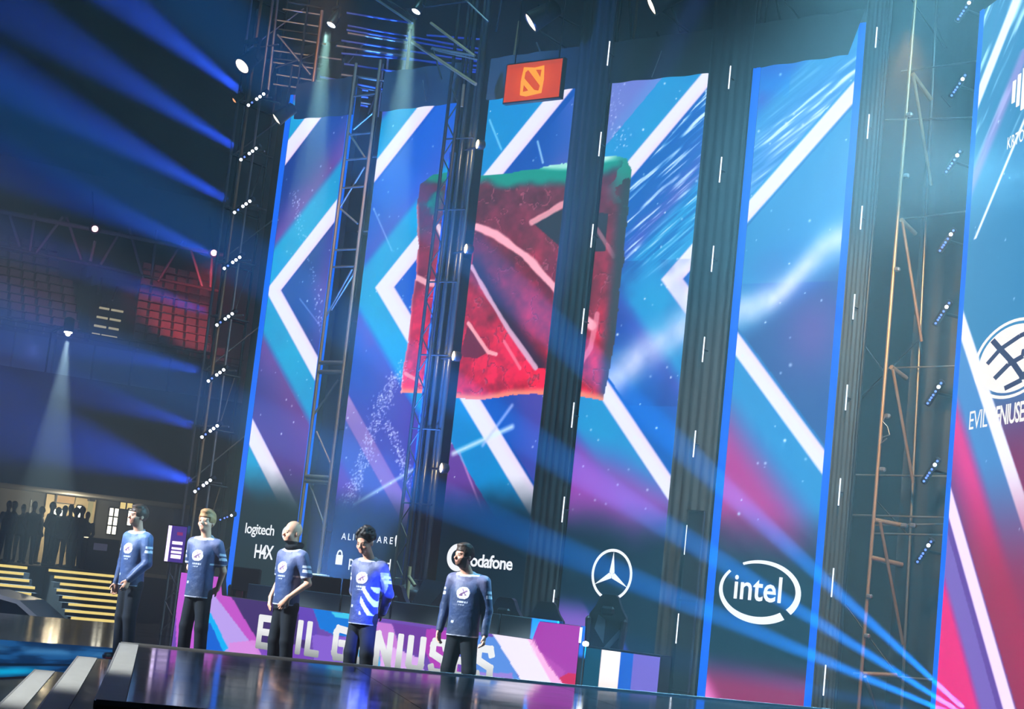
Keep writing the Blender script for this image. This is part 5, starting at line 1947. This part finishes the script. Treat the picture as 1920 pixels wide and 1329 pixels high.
MB().box(((ra.x + rb.x) / 2, YL + .12, (ra.z + rb.z) / 2 + .01), (rb.x - ra.x, .26, .02)).wbuild('riser_lid', DARK, lr)
c = at(1098, 1207, YD - .05)
gl = empty('marker_lamp', c, 0, 'tiny white lamp shining at the right corner of the desk', 'lamp')
MB().lathe([(0, -.03), (.03, -.02), (.036, 0), (.03, .02), (0, .03)], c, (0, 0, 1), 12).wbuild('lens', SPOT_LENS, gl)
bar('stalk', c, (c.x, c.y, .1), .01, DARK, gl)

# ------------------------------------------------------------------ lit totem left of the second player
YTm = 18.6
tc_ = at(330, 1020, YTm)
tt = empty('lit_totem', (tc_.x, YTm, 0), 0, 'small purple glowing display on a lattice stand between the first two players', 'display')
VIO = glow('violet_display', srgb(74, 44, 150), 1.0, 'NONE')
VWHITE = glow('violet_white_tube', srgb(226, 206, 255), 2.0, 'NONE')
wT = at(346, 1020, YTm).x - at(314, 1020, YTm).x
hT = at(330, 986, YTm).z - at(330, 1054, YTm).z
MB().box(tc_ + Vector((0, .04, 0)), (wT + .06, .06, hT + .05), bev=.01).wbuild('case', BLACK, tt)
MB().box(tc_, (wT, .02, hT)).wbuild('display_face', VIO, tt)
MB().box(tc_ + Vector((-wT * .42, -.014, 0)), (wT * .16, .02, hT)).wbuild('tube', VWHITE, tt)
for dz, hh, ww in ((.02, .05, .58), (-.07, .035, .56), (-.13, .04, .58), (-.2, .06, .56)):
    MB().box(tc_ + Vector((wT * .12, -.014, dz)), (wT * ww, .02, hh)).wbuild('text_row', VWHITE, tt)
MB().box(tc_ + Vector((wT * .2, -.014, .17)), (wT * .3, .02, .05)).wbuild('red_mark', glow('red_mark', srgb(150, 30, 110), 1.0, 'NONE'), tt)
zb_ = tc_.z - hT / 2
for s in (-1, 1):
    bar('stand_chord', (tc_.x + s * .12, YTm + .04, 0), (tc_.x + s * .12, YTm + .04, zb_), .018, STEEL, tt)
k, z = 0, .05
while z < zb_ - .25:
    s = 1 if k % 2 else -1
    bar('stand_brace', (tc_.x + s * .12, YTm + .04, z), (tc_.x - s * .12, YTm + .04, z + .24), .012, STEEL, tt)
    z += .24
    k += 1

# ------------------------------------------------------------------ far side of the hall
SE1 = Vector((.36, .93, 0)).normalized()                           # along the stand, receding to the right
SNN = Vector((-.93, .36, 0)).normalized()                          # away from the stage
BP = at_z(150, 1070, .5)
UP = Vector((0, 0, 1))


def bp(px, py, off=0.0):
    return at_plane(px, py, BP + SNN * off, SNN)


def along(p):
    return (p - BP).dot(SE1)


def spos(s, off, z):
    q = BP + SE1 * s + SNN * off
    return Vector((q.x, q.y, z))


AXS = (SE1, SNN, UP)
CONC = mat('concrete_stand', (.028, .034, .046, 1), .85, noise=.25, nscale=.7)
BEIGE = mat('beige_foyer_wall', (.42, .35, .22, 1), .8, noise=.15, nscale=1)
YSTRIP = glow('yellow_step_light', srgb(222, 198, 116), 1.5, 'NONE')


def sbox(name, s0, s1, o0, o1, z0, z1, m, parent=None, bev=0):
    c = spos((s0 + s1) / 2, (o0 + o1) / 2, (z0 + z1) / 2)
    mb = MB().box(c, (abs(s1 - s0), abs(o1 - o0), abs(z1 - z0)), AXS, bev)
    return mb.wbuild(name, m, parent) if parent else mb.build(name, m)


sl0, sl1 = along(bp(-120, 1050)), along(bp(470, 1100))
tag(sbox('floor_foyer', sl0, sl1, 0, 9, -1.2, .5, CONC), kind='structure')
zf = bp(100, 916).z
tag(sbox('wall_left', sl0, sl1, 0, .5, zf, bp(100, 700).z, CONC), kind='structure')
tag(sbox('wall_foyer', sl0, sl1, 7, 7.3, .5, zf + .5, mat('dark_foyer_wall', (.05, .055, .06, 1), .8, noise=.2)), kind='structure')
tag(sbox('ceiling_foyer', sl0, sl1, .5, 7.3, zf + .02, zf + .3, CONC), kind='structure')
tag(sbox('wall_far', sl0 - 20, sl1 + 30, 34, 34.4, -1.2, 19, HALL), kind='structure')

# lit stairs down to the arena floor
for (pa, pb, n, lab) in ((84, 206, 9, 'wide flight of dark steps edged with yellow light strips behind the first player'), (-60, 44, 6, 'flight of steps with yellow light strips beyond the car at the left edge')):
    ya = 1072 if pa > 0 else 1056
    s0, s1 = along(bp(pa, ya)), along(bp(pb, ya + 12))
    stp = empty('lit_stairs', spos((s0 + s1) / 2, -1, -1.2), 0, lab, 'stairs', 'lit stairs to the foyer')
    for k in range(n):
        z1_ = .48 - .16 * k
        sbox('step', s0, s1, -.32 * (k + 1), -.32 * k, -1.2, z1_, CONC, stp)
        sh = .25 * ((k * 7) % 3) / 3
        sbox('light_strip', s0 + sh, s1 - .25 * ((k * 5) % 3) / 3, -.32 * (k + 1) - .02, -.32 * (k + 1), z1_ - .07, z1_, YSTRIP, stp)

# foyer lights, windows and sign
tag(sbox('wall_beige', along(bp(84, 950, 6.9)), along(bp(178, 950, 6.9)), 6.85, 6.98, .5, zf, BEIGE), kind='structure')
LITW = glow('lit_window', srgb(250, 246, 222), 3.2)
LITD = glow('lit_window_warm', srgb(214, 190, 120), 1.6)


def window(n, p0, p1, off=6.8, m=LITW, cols=2, rows=2):
    a, b = bp(p0[0], p0[1], off), bp(p1[0], p1[1], off)
    s0, s1, z0, z1 = along(a), along(b), min(a.z, b.z), max(a.z, b.z)
    w_ = empty('window_%d' % n, spos((s0 + s1) / 2, off, z0))
    w_['kind'] = 'structure'
    for i in range(cols):
        for j in range(rows):
            ds, dz = (s1 - s0) / cols, (z1 - z0) / rows
            sbox('pane', s0 + ds * i + .015, s0 + ds * (i + 1) - .015, off, off + .03, z0 + dz * j + .015, z0 + dz * (j + 1) - .015, m, w_)
    for i in range(cols + 1):
        sbox('frame', s0 + (s1 - s0) * i / cols - .02, s0 + (s1 - s0) * i / cols + .02, off - .03, off, z0, z1, DARK, w_)
    for j in range(rows + 1):
        sbox('frame', s0, s1, off - .03, off, z0 + (z1 - z0) * j / rows - .02, z0 + (z1 - z0) * j / rows + .02, DARK, w_)


window(1, (97, 966), (119, 955), 6.7, LITW, 2, 1)
window(2, (141, 970), (154, 948), 6.7, LITW, 1, 2)
window(3, (198, 1001), (224, 953), 6.0, LITW, 2, 3)
window(4, (236, 985), (250, 954), 6.0, LITW, 1, 2)
window(5, (54, 963), (61, 936), 6.0, LITW, 1, 2)
window(6, (223, 954), (250, 943), 6.0, LITD, 2, 1)
a, b = bp(106, 946, 6.6), bp(140, 932, 6.6)
fs = empty('foyer_sign', spos(along(a), 6.6, a.z), 0, 'pale orange sign board over the far foyer entrance', 'sign')
sbox('board', along(a), along(b), 6.55, 6.62, b.z - .22, b.z, glow('foyer_sign_face', srgb(226, 178, 110), .9, 'NONE'), fs)
sbox('board_frame', along(a) - .03, along(b) + .03, 6.62, 6.66, b.z - .25, b.z + .03, DARK, fs)
a = bp(172, 934, 5.5)
pl_ = empty('foyer_pillar', spos(along(a), 5.5, .5), 0, 'slim pale lit pillar in the far foyer', 'pillar')
sbox('shaft', along(a) - .06, along(a) + .06, 5.45, 5.57, .5, zf, glow('lit_pillar', srgb(206, 196, 140), .7, 'NONE'), pl_)
sbox('capital', along(a) - .09, along(a) + .09, 5.4, 5.62, zf - .1, zf, DARK, pl_)
a, b = bp(160, 1000, 2.5), bp(214, 1058, 2.5)
kk = empty('kiosk', spos(along(a) + .5, 2.5, .5), 0, 'dark kiosk counter with a small screen in the foyer', 'kiosk')
sbox('counter', along(a), along(b), 2.2, 2.9, .5, 1.45, BLACK, kk, .03)
sbox('kiosk_screen', along(a) + .2, along(a) + .6, 2.17, 2.2, 1.1, 1.3, glow('dim_kiosk_screen', srgb(60, 60, 80), 1.0, 'NONE'), kk)
lamp_light('foyer_lamp', 'POINT', spos(along(bp(130, 950, 5)), 5.0, 2.3), (0, 0, 0), 260, (1.0, .85, .55), radius=.2)

# people standing in the foyer, dark against the light
def bystander(seed):
    r = np.random.RandomState(seed)
    F = Field((-.36, -.25, -.01), (.36, .25, 1.86), .02)
    for s in (-1, 1):
        F.limb((s * .09, 0, .9), (s * .10, -.01, .48), .09, .065, .03)
        F.limb((s * .10, -.01, .48), (s * .11, .02, .07), .065, .045, .02)
        F.limb((s * .11, .03, .04), (s * .12, -.13, .035), .042, .036, .02)
        sh = np.array([s * .19, 0, 1.42])
        el = sh + np.array([s * .06, .03 * r.randn(), -.28])
        bend = r.rand()
        wr = el + np.array([-s * .10 * bend, -.18 * bend, -.22 + .12 * bend])
        F.limb(sh, el, .062, .05, .03)
        F.limb(el, wr, .05, .035, .02)
        F.ball(wr + np.array([0, -.02, -.06]), (.03, .04, .06), .02)
    F.stack([(.84, .17, .11, 0), (1.1, .165, .115, 0), (1.3, .19, .115, 0), (1.42, .16, .09, 0), (1.48, .09, .06, 0)], .03)
    F.limb((0, .01, 1.45), (0, 0, 1.62), .055, .055, .03)
    F.ball((0, 0, 1.70), (.082, .10, .125), .02)
    F.ball((0, -.10, 1.68), (.018, .025, .02), .02)
    return F.surface()


BYM = colour_attr_mat('dark_clothes', rough=.8)
bys = []
for k in range(3):
    co, q = bystander(k)
    me = bpy.data.meshes.new('bystander')
    me.from_pydata([tuple(v) for v in co], [], [tuple(f) for f in q])
    me.polygons.foreach_set('use_smooth', np.ones(len(q), bool))
    cl = np.ones((len(co), 4), np.float32)
    cl[:, :3] = (.012, .016, .022)
    cl[(co[:, 2] > 1.52) & (co[:, 1] < .0), :3] = (.20, .12, .09)
    cl[(co[:, 2] > 1.76), :3] = (.02, .014, .01)
    me.color_attributes.new('Col', 'FLOAT_COLOR', 'POINT').data.foreach_set('color', cl.ravel())
    me.materials.append(BYM)
    bys.append(me)
for i, (px, off, hgt) in enumerate(((20, 2.6, 1.75), (38, 3.4, 1.7), (58, 2.2, 1.8), (92, 2.0, 1.84), (104, 2.9, 1.72), (116, 2.2, 1.78), (127, 3.2, 1.85), (138, 1.3, 1.75), (149, 2.6, 1.82), (160, 3.6, 1.7), (10, 1.4, 1.72), (73, 3.6, 1.7))):
    q = bp(px, 1000, off)
    o = same_mesh('person', bys[i % 3], None, spos(along(q), off, .5), (0, 0, math.radians(-20 + 47 * i)), (hgt / 1.82,) * 3)
    tag(o, 'dark silhouetted bystander in the crowd in the far foyer', 'person', 'bystanders in the foyer')

# upper tier: parapet, rows of seats, aisle with lit steps
OT = 16.0
zt = bp(100, 612, OT).z
tier = empty('upper_tier', spos(0, OT, zt - 3), 0, 'upper seating tier with a dark parapet above the foyer', 'grandstand')
s0, s1 = along(bp(-60, 612, OT)), along(bp(440, 690, OT))
for k, (za, zb2) in enumerate(((-1.9, -.55),)):
    n = 7
    for i in range(n):
        a = s0 + (s1 - s0) * i / n
        b = s0 + (s1 - s0) * (i + 1) / n
        sbox('parapet_panel', a + .04, b - .04, OT - .9, OT - .75, zt + za, zt + zb2, mat('parapet', (.07, .085, .11, 1), .8, noise=.2, nscale=.8), tier)
sbox('soffit', s0, s1, OT - .9, OT + 12, zt - 2.2, zt - 1.92, CONC, tier)
for zz in (-.35, -.15):
    bar('handrail', spos(s0, OT - .85, zt + zz), spos(s1, OT - .85, zt + zz), .03, DARK, tier)
NR = 10
rows = []
for i in range(NR):
    z = bp(100, 610 - 15.5 * i, OT + .85 * i).z
    rows.append(z)
    for qa, qb in ((s0, along(bp(168, 620, OT)) - .05), (along(bp(250, 625, OT)) + .05, s1)):
        sbox('seat_step', qa, qb, OT + .85 * i - .42, OT + .85 * i + .42, zt - 2.0, z - .43, CONC, tier)
SEAT = mat('grey_plastic_seat', (.115, .105, .115, 1), .5, noise=.2)
mb = MB().box((0, .18, .15), (.43, .05, .34), bev=.02).box((0, -.02, .0), (.44, .40, .05), bev=.02).box((0, .05, -.22), (.06, .06, .40))
seat_me = mb.mesh('stand_seat', SEAT)
ang = math.atan2(SE1.y, SE1.x)
for i in range(NR):
    off = OT + .85 * i
    for (pa, pb) in ((-12 , 168 - 5 * i), (252 + 2.2 * i, 402)):
        yy = 610 - 15.5 * i
        sa = along(bp(pa, yy, off))
        sb2 = along(bp(pb, yy + (25 if pa > 200 else 0), off))
        m_ = int((sb2 - sa) / .53)
        for j in range(m_):
            o = same_mesh('stand_seat', seat_me, None, spos(sa + .53 * (j + .5), off, rows[i]), (0, 0, ang))
            tag(o, 'red-lit seat in the upper tier block right of the lit aisle' if pa > 200 else 'grey seat in the upper tier block left of the lit aisle', 'seat', 'right block of upper tier seats' if pa > 200 else 'left block of upper tier seats')
sa, sb2 = along(bp(180, 625, OT)), along(bp(240, 632, OT))
ais = empty('aisle_stairs', spos((sa + sb2) / 2, OT, zt), 0, 'dark aisle with four pairs of lit step edges between the seat blocks', 'stairs')
ALIT = glow('aisle_step_light', srgb(190, 180, 150), .9, 'NONE')
for k, (p0, p1, p2, p3, yy) in enumerate(((172, 187, 190, 220, 629), (176, 199, 204, 223, 613), (181, 202, 206, 227, 596), (186, 205, 209, 232, 578))):
    off = OT + .2 + k * .9
    z = bp(200, yy, off).z
    sbox('aisle_step', along(bp(168, yy, off)), along(bp(244, yy, off)), off + .02, off + .9, zt - 1.9, z - .06, BLACK, ais)
    for a, b in ((p0, p1), (p2, p3)):
        sbox('step_light', along(bp(a, yy, off)), along(bp(b, yy, off)), off - .02, off + .02, z - .06, z + .02, ALIT, ais)
bar('handrail', bp(211, 563, OT + 3), bp(220, 537, OT + 4), .04, STEEL, ais)
sbox('vomitory_wall', along(bp(186, 570, OT + 5)), along(bp(255, 560, OT + 5)), OT + 5, OT + 5.3, rows[2], rows[2] + 2.1, BLACK, ais)

# roof truss over the tier
rf = empty('roof_truss', bp(200, 440, 18), 0, 'pale zigzag roof truss above the upper tier', 'truss')
PIPE = mat('grey_roof_pipe', (.22, .22, .24, 1), .6, noise=.2)
for (x0_, y0_, x1_, y1_) in ((50, 0, 105, 180), (190, 0, 160, 210), (340, 20, 190, 220), (360, 20, 440, 250), (515, 150, 490, 260), (650, 100, 545, 280), (700, 80, 775, 350), (850, 90, 820, 350), (990, 150, 855, 370), (1030, 180, 1095, 395), (1150, 230, 1140, 400)):
    bar('web', bp(x0_ * .346, 400 + y0_ * .346, 18), bp(x1_ * .346, 400 + y1_ * .346, 18), .055, PIPE, rf)
bar('chord', bp(-30, 390, 18), bp(420, 478, 18), .09, PIPE, rf)
bar('chord', bp(-30, 455, 18), bp(420, 548, 18), .06, mat('dark_roof_pipe', (.05, .05, .06, 1), .6), rf)

for i, (px, py, lab) in enumerate(((178, 429, 'glowing red lamp under the far roof truss'), (401, 474, 'glowing pink lamp beside the left scaffold, far behind'))):
    c = bp(px, py, 17)
    rl = empty('red_lamp', c, 0, lab, 'lamp', 'red lamps under the roof')
    d = (Vector(CAM) - c).normalized()
    MB().lathe([(.15, -.5), (.22, -.4), (.22, 0), (.18, 0)], c, d, 14).wbuild('lamp_can', DARK, rl)
    MB().lathe([(.12, -.02), (.12, .02), (0, .06)], c, d, 14).wbuild('lens', RED_LENS, rl)
    bar('hanger', c - d * .2, c - d * .2 + UP * 1.6 + SNN * 1.0, .03, DARK, rl)
lamp_light('red_wash', 'SPOT', bp(398, 500, 12), bp(385, 600, 18), 4200, (1.0, .08, .10), 55, .9, .2)
lamp_light('red_wash', 'SPOT', bp(178, 455, 12), bp(120, 560, 18), 350, (1.0, .25, .30), 70, .9, .2)
lamp_light('tier_wash', 'SPOT', bp(60, 660, 2), bp(90, 570, 18), 2200, (.18, .26, 1.0), 80, .9, .2)

c = bp(128, 622, -1.5)
fx = empty('spotlight', c, 0, 'small white spotlight throwing a pale cone on the far left', 'spotlight', 'spotlights in the rig')
dd = (bp(92, 900, -1.5) - c).normalized()
MB().lathe([(.06, -.4), (.14, -.35), (.14, 0), (.12, 0)], c, dd, 14).wbuild('head', DARK, fx)
MB().lathe([(.11, -.02), (.11, .03), (0, .05)], c, dd, 14).wbuild('lens', SPOT_LENS, fx)
MB().lathe([(0, -.06), (.07, 0), (0, .06)], c + dd * .05, (Vector(CAM) - c).normalized(), 12).wbuild('bulb', SPOT_LENS, fx)
bar('bracket', c - dd * .2, c - dd * .1 + SNN * 1.6, .03, DARK, fx)
q = c - dd * .1 + SNN * 1.6
bar('bracket', q, (q.x, q.y, bp(100, 730).z), .03, DARK, fx)
lamp_light('cone_light', 'SPOT', c + dd * .15, c + dd * 4, 24000, (.62, .92, 1.0), 21, .35, .05)

# ------------------------------------------------------------------ white car parked beyond the stage edge
CR = Vector((.797, .594, 0)).normalized()
CF = Vector((-.594, .797, 0))
cp = at_plane(84, 1152, at_z(84, 1152, -.05), tuple(CF))
car = empty('car', Vector((cp.x, cp.y, -1.2)) - CR * 2.2, 0, 'white car with dark windows parked below the stage at the left edge', 'car')
PAINT = mat('white_car_paint', (.62, .60, .64, 1), .25, spec=.6, coat=.6)
GLASS = mat('dark_car_glass', (.008, .010, .013, 1), .08, spec=.7)
RUB = mat('tyre_rubber', (.01, .01, .01, 1), .8)
AXC = (CR, CF, UP)
o0 = Vector((cp.x, cp.y, -1.2)) - CR * 4.5 + CF * .1


def cpt(u, v, z):
    return o0 + CR * u + CF * v + UP * z


prof = [(0.05, .35), (0.0, .60), (.25, .80), (1.1, .92), (4.35, .95), (4.5, .80), (4.5, .40), (4.35, .28), (.25, .28)]
MB().prism(prof, cpt(0, 0, 0), CR, UP, CF * 1.8).wbuild('lower_body', PAINT, car)
cab = [(1.1, .90), (1.75, 1.30), (2.4, 1.42), (3.2, 1.42), (3.9, 1.30), (4.40, .94)]
MB().prism(cab[::-1], cpt(0, .12, 0), CR, UP, CF * 1.56).wbuild('cabin_glass', GLASS, car)
rfp = [(1.70, 1.27), (2.4, 1.40), (3.2, 1.40), (3.9, 1.28), (4.42, .93), (4.52, .96), (3.95, 1.35), (3.25, 1.47), (2.4, 1.47), (1.65, 1.31)]
MB().prism(rfp, cpt(0, .08, 0), CR, UP, CF * 1.64).wbuild('roof_panel', PAINT, car)
for u in (.95, 3.65):
    for v in (-.02, 1.64):
        wh = MB().tube(cpt(u, v, .31), cpt(u, v + .18, .31), .31, n=18).wbuild('wheel', RUB, car)
        MB().tube(cpt(u, v - .01, .31), cpt(u, v + .19, .31), .19, n=14).build('rim', STEEL).parent = wh
for u in (2.35, 3.35):
    MB().box(cpt(u, .09, 1.15), (.07, .04, .45), AXC).wbuild('window_pillar', BLACK, car)

# ------------------------------------------------------------------ glowing mottled blue strip added on the stage floor at the left
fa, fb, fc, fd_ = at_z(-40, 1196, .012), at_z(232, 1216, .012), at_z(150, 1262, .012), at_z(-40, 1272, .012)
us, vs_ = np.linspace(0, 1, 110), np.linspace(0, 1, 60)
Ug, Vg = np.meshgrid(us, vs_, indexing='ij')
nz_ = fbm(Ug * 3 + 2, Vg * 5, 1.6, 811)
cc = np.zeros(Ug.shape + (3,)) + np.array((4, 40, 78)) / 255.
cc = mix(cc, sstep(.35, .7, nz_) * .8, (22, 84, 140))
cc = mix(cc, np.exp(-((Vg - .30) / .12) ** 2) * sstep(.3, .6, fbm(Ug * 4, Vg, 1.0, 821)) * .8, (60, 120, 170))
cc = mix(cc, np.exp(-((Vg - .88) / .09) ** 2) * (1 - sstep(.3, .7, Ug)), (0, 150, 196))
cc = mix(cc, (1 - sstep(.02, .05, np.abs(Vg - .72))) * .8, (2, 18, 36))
fs_ = empty('blue_floor_strip', ((fa + fb + fc + fd_) / 4), 0, 'mottled blue glowing strip on the stage floor left of the steps', 'floor light')
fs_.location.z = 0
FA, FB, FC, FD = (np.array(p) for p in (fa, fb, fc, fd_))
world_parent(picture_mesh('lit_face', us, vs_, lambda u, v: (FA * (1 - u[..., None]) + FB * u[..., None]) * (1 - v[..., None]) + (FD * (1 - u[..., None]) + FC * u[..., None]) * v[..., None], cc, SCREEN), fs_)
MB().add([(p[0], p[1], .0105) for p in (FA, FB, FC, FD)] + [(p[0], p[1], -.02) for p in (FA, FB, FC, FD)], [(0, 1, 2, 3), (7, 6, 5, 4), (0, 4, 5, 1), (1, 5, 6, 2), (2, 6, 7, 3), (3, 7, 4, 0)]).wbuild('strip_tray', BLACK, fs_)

# ------------------------------------------------------------------ small pieces belong to the part they sit on
def nest(thing, host_name, names, pairwise=False):
    hosts = [c for c in thing.children if c.name.split('.')[0] == host_name]
    kids = [c for c in thing.children if c.name.split('.')[0] in names]
    for i, k in enumerate(kids):
        if not hosts:
            return
        h = hosts[i] if pairwise and i < len(hosts) else hosts[0]
        k.parent = h
        k.matrix_parent_inverse = Matrix()


NEST = {'led_screen': ('display', ('lettering', 'round_mark', 'head_mark', 'padlock_mark', 'ring_mark', 'star_point', 'swirl_mark', 'emblem_disc', 'emblem_ring', 'emblem_stroke', 'emblem_bar'), False),
        'players_desk': ('lit_front', ('letter',), False),
        'hanging_sign': ('sign_face', ('emblem_block', 'emblem_groove', 'emblem_cut'), False),
        'light_bar': ('bar_body', ('lens',), False), 'spotlight': ('head', ('lens', 'bulb'), False),
        'blinder_lamp': ('lamp_can', ('lens',), False), 'red_lamp': ('lamp_can', ('lens',), False),
        'gaming_chair': ('backrest', ('patch', 'side_wing', 'head_cushion'), False),
        'monitor': ('monitor_case', ('monitor_screen',), False),
        'lit_totem': ('display_face', ('tube', 'text_row', 'red_mark'), False),
        'lit_stairs': ('step', ('light_strip',), True)}
for o in [o for o in bpy.data.objects if o.parent is None and o.type == 'EMPTY']:
    k = o.name.split('.')[0]
    if k in NEST:
        nest(o, *NEST[k])
